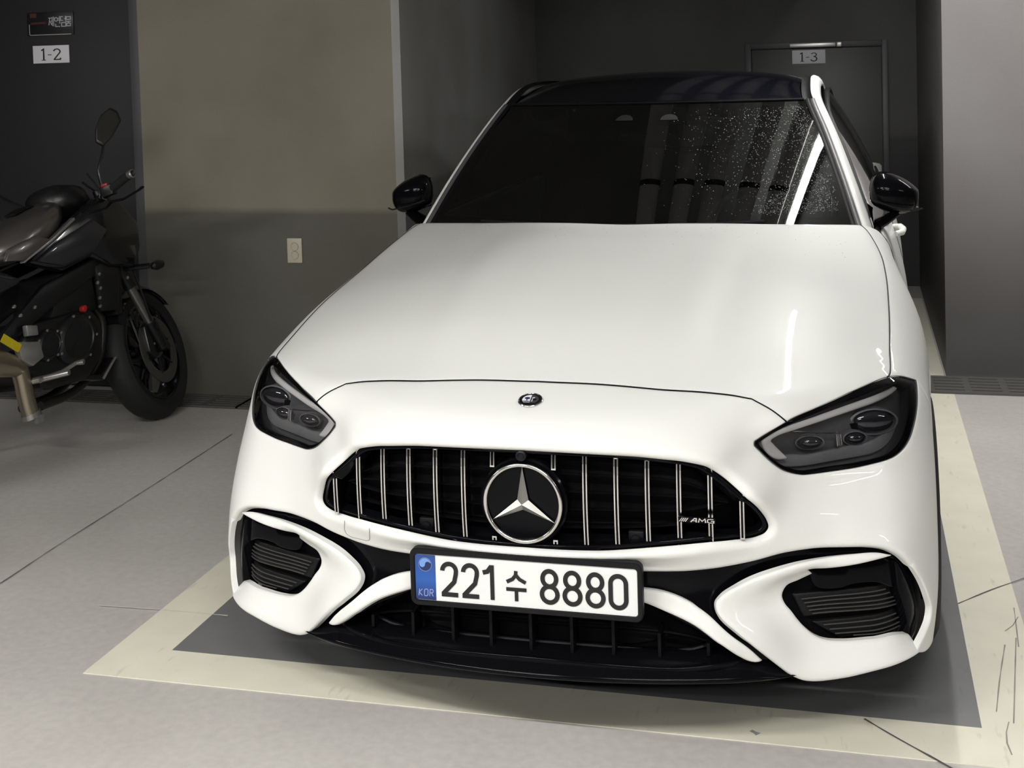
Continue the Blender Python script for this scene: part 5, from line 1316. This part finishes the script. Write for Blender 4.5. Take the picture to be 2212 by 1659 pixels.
slabs('belly_guard', [(-.80, .30), (-.52, .275), (-.43, .255), (-.355, .33), (-.37, .34), (-.44, .28), (-.54, .30), (-.79, .325)], -.13, .13, MK_BLK, .006)
slabs('guard_edge', [(-.43, .258), (-.358, .335), (-.368, .34), (-.44, .266)], -.136, -.126, MK_SIL, .002)
for yy_ in (-.06, .06):
    bpart('exhaust_header', MB().tube(smooth_line([(-.44, yy_, .60), (-.37, yy_, .50), (-.40, yy_, .32), (-.52, yy_, .24), (-.72, yy_ - .02, .22)], .03), .019, 12), mat('bike_header', (.05, .045, .04), .4, metal=.8), smooth=True)
bpart('exhaust_collector', MB().tube(smooth_line([(-.70, -.08, .23), (-.80, -.11, .225), (-.84, -.125, .30), (-.865, -.135, .40), (-.93, -.15, .47)], .02), [.030] * 17 + [.030] * 20, 16) if False else MB().tube(smooth_line([(-.81, -.13, .205), (-.828, -.13, .26), (-.85, -.135, .34), (-.875, -.14, .42)], .02), .034, 18), MK_EXH, smooth=True)
bpart('exhaust_clamp', MB().tube([(-.806, -.13, .195), (-.812, -.13, .215)], .038, 18).box((-.80, -.165, .185), (.03, .02, .03)), MK_SIL, smooth=True, angle=40)
bpart('silencer', MB().tube([(-.87, -.14, .40), (-1.0, -.17, .44), (-1.35, -.20, .55)], [.036, .052, .055], 20), MK_EXH, smooth=True)
bpart('warning_tag', MB().box((-.955, -.20, .505), (.10, .004, .032), Matrix.Rotation(math.radians(35), 3, 'Y')), MK_YEL)
# rear: swingarm, seat, tail, side stand
for sy in (-1, 1): bpart('swingarm', MB().tube([(-.86, sy * .08, .44), (-1.15, sy * .11, .38), (-1.42, sy * .12, .302)], [.03, .028, .024], 10), MK_BLK, smooth=True)
blob('seat', [(-.95, .845, .08, .035), (-1.05, .84, .13, .045), (-1.2, .85, .14, .045), (-1.35, .91, .12, .04), (-1.55, .95, .09, .03), (-1.62, .96, .05, .015)], MK_RUB)
blob('tail_cowl', [(-1.0, .78, .10, .04), (-1.3, .82, .11, .05), (-1.55, .91, .08, .035), (-1.70, .95, .04, .02)], MK_GLS)
bpart('side_stand', MB().tube([(-.80, .15, .30), (-.72, .30, .02)], [.014, .012], 10).box((-.715, .31, .010), (.06, .06, .02)), MK_BLK, smooth=True, angle=40)
bpart('brake_hose', MB().tube(smooth_line([(-.31, -.12, 1.09), (-.22, -.16, .98), (-.17, -.14, .80), (-.11, -.13, .60), (-.075, -.12, .43)], .03), .005, 8), MK_BLK, BW, smooth=True)
bpart('throttle_cable', MB().tube(smooth_line([(-.36, -.18, 1.11), (-.30, -.18, 1.02), (-.36, -.14, .93), (-.5, -.08, .9)], .03), .004, 8), MK_BLK, BW, smooth=True)
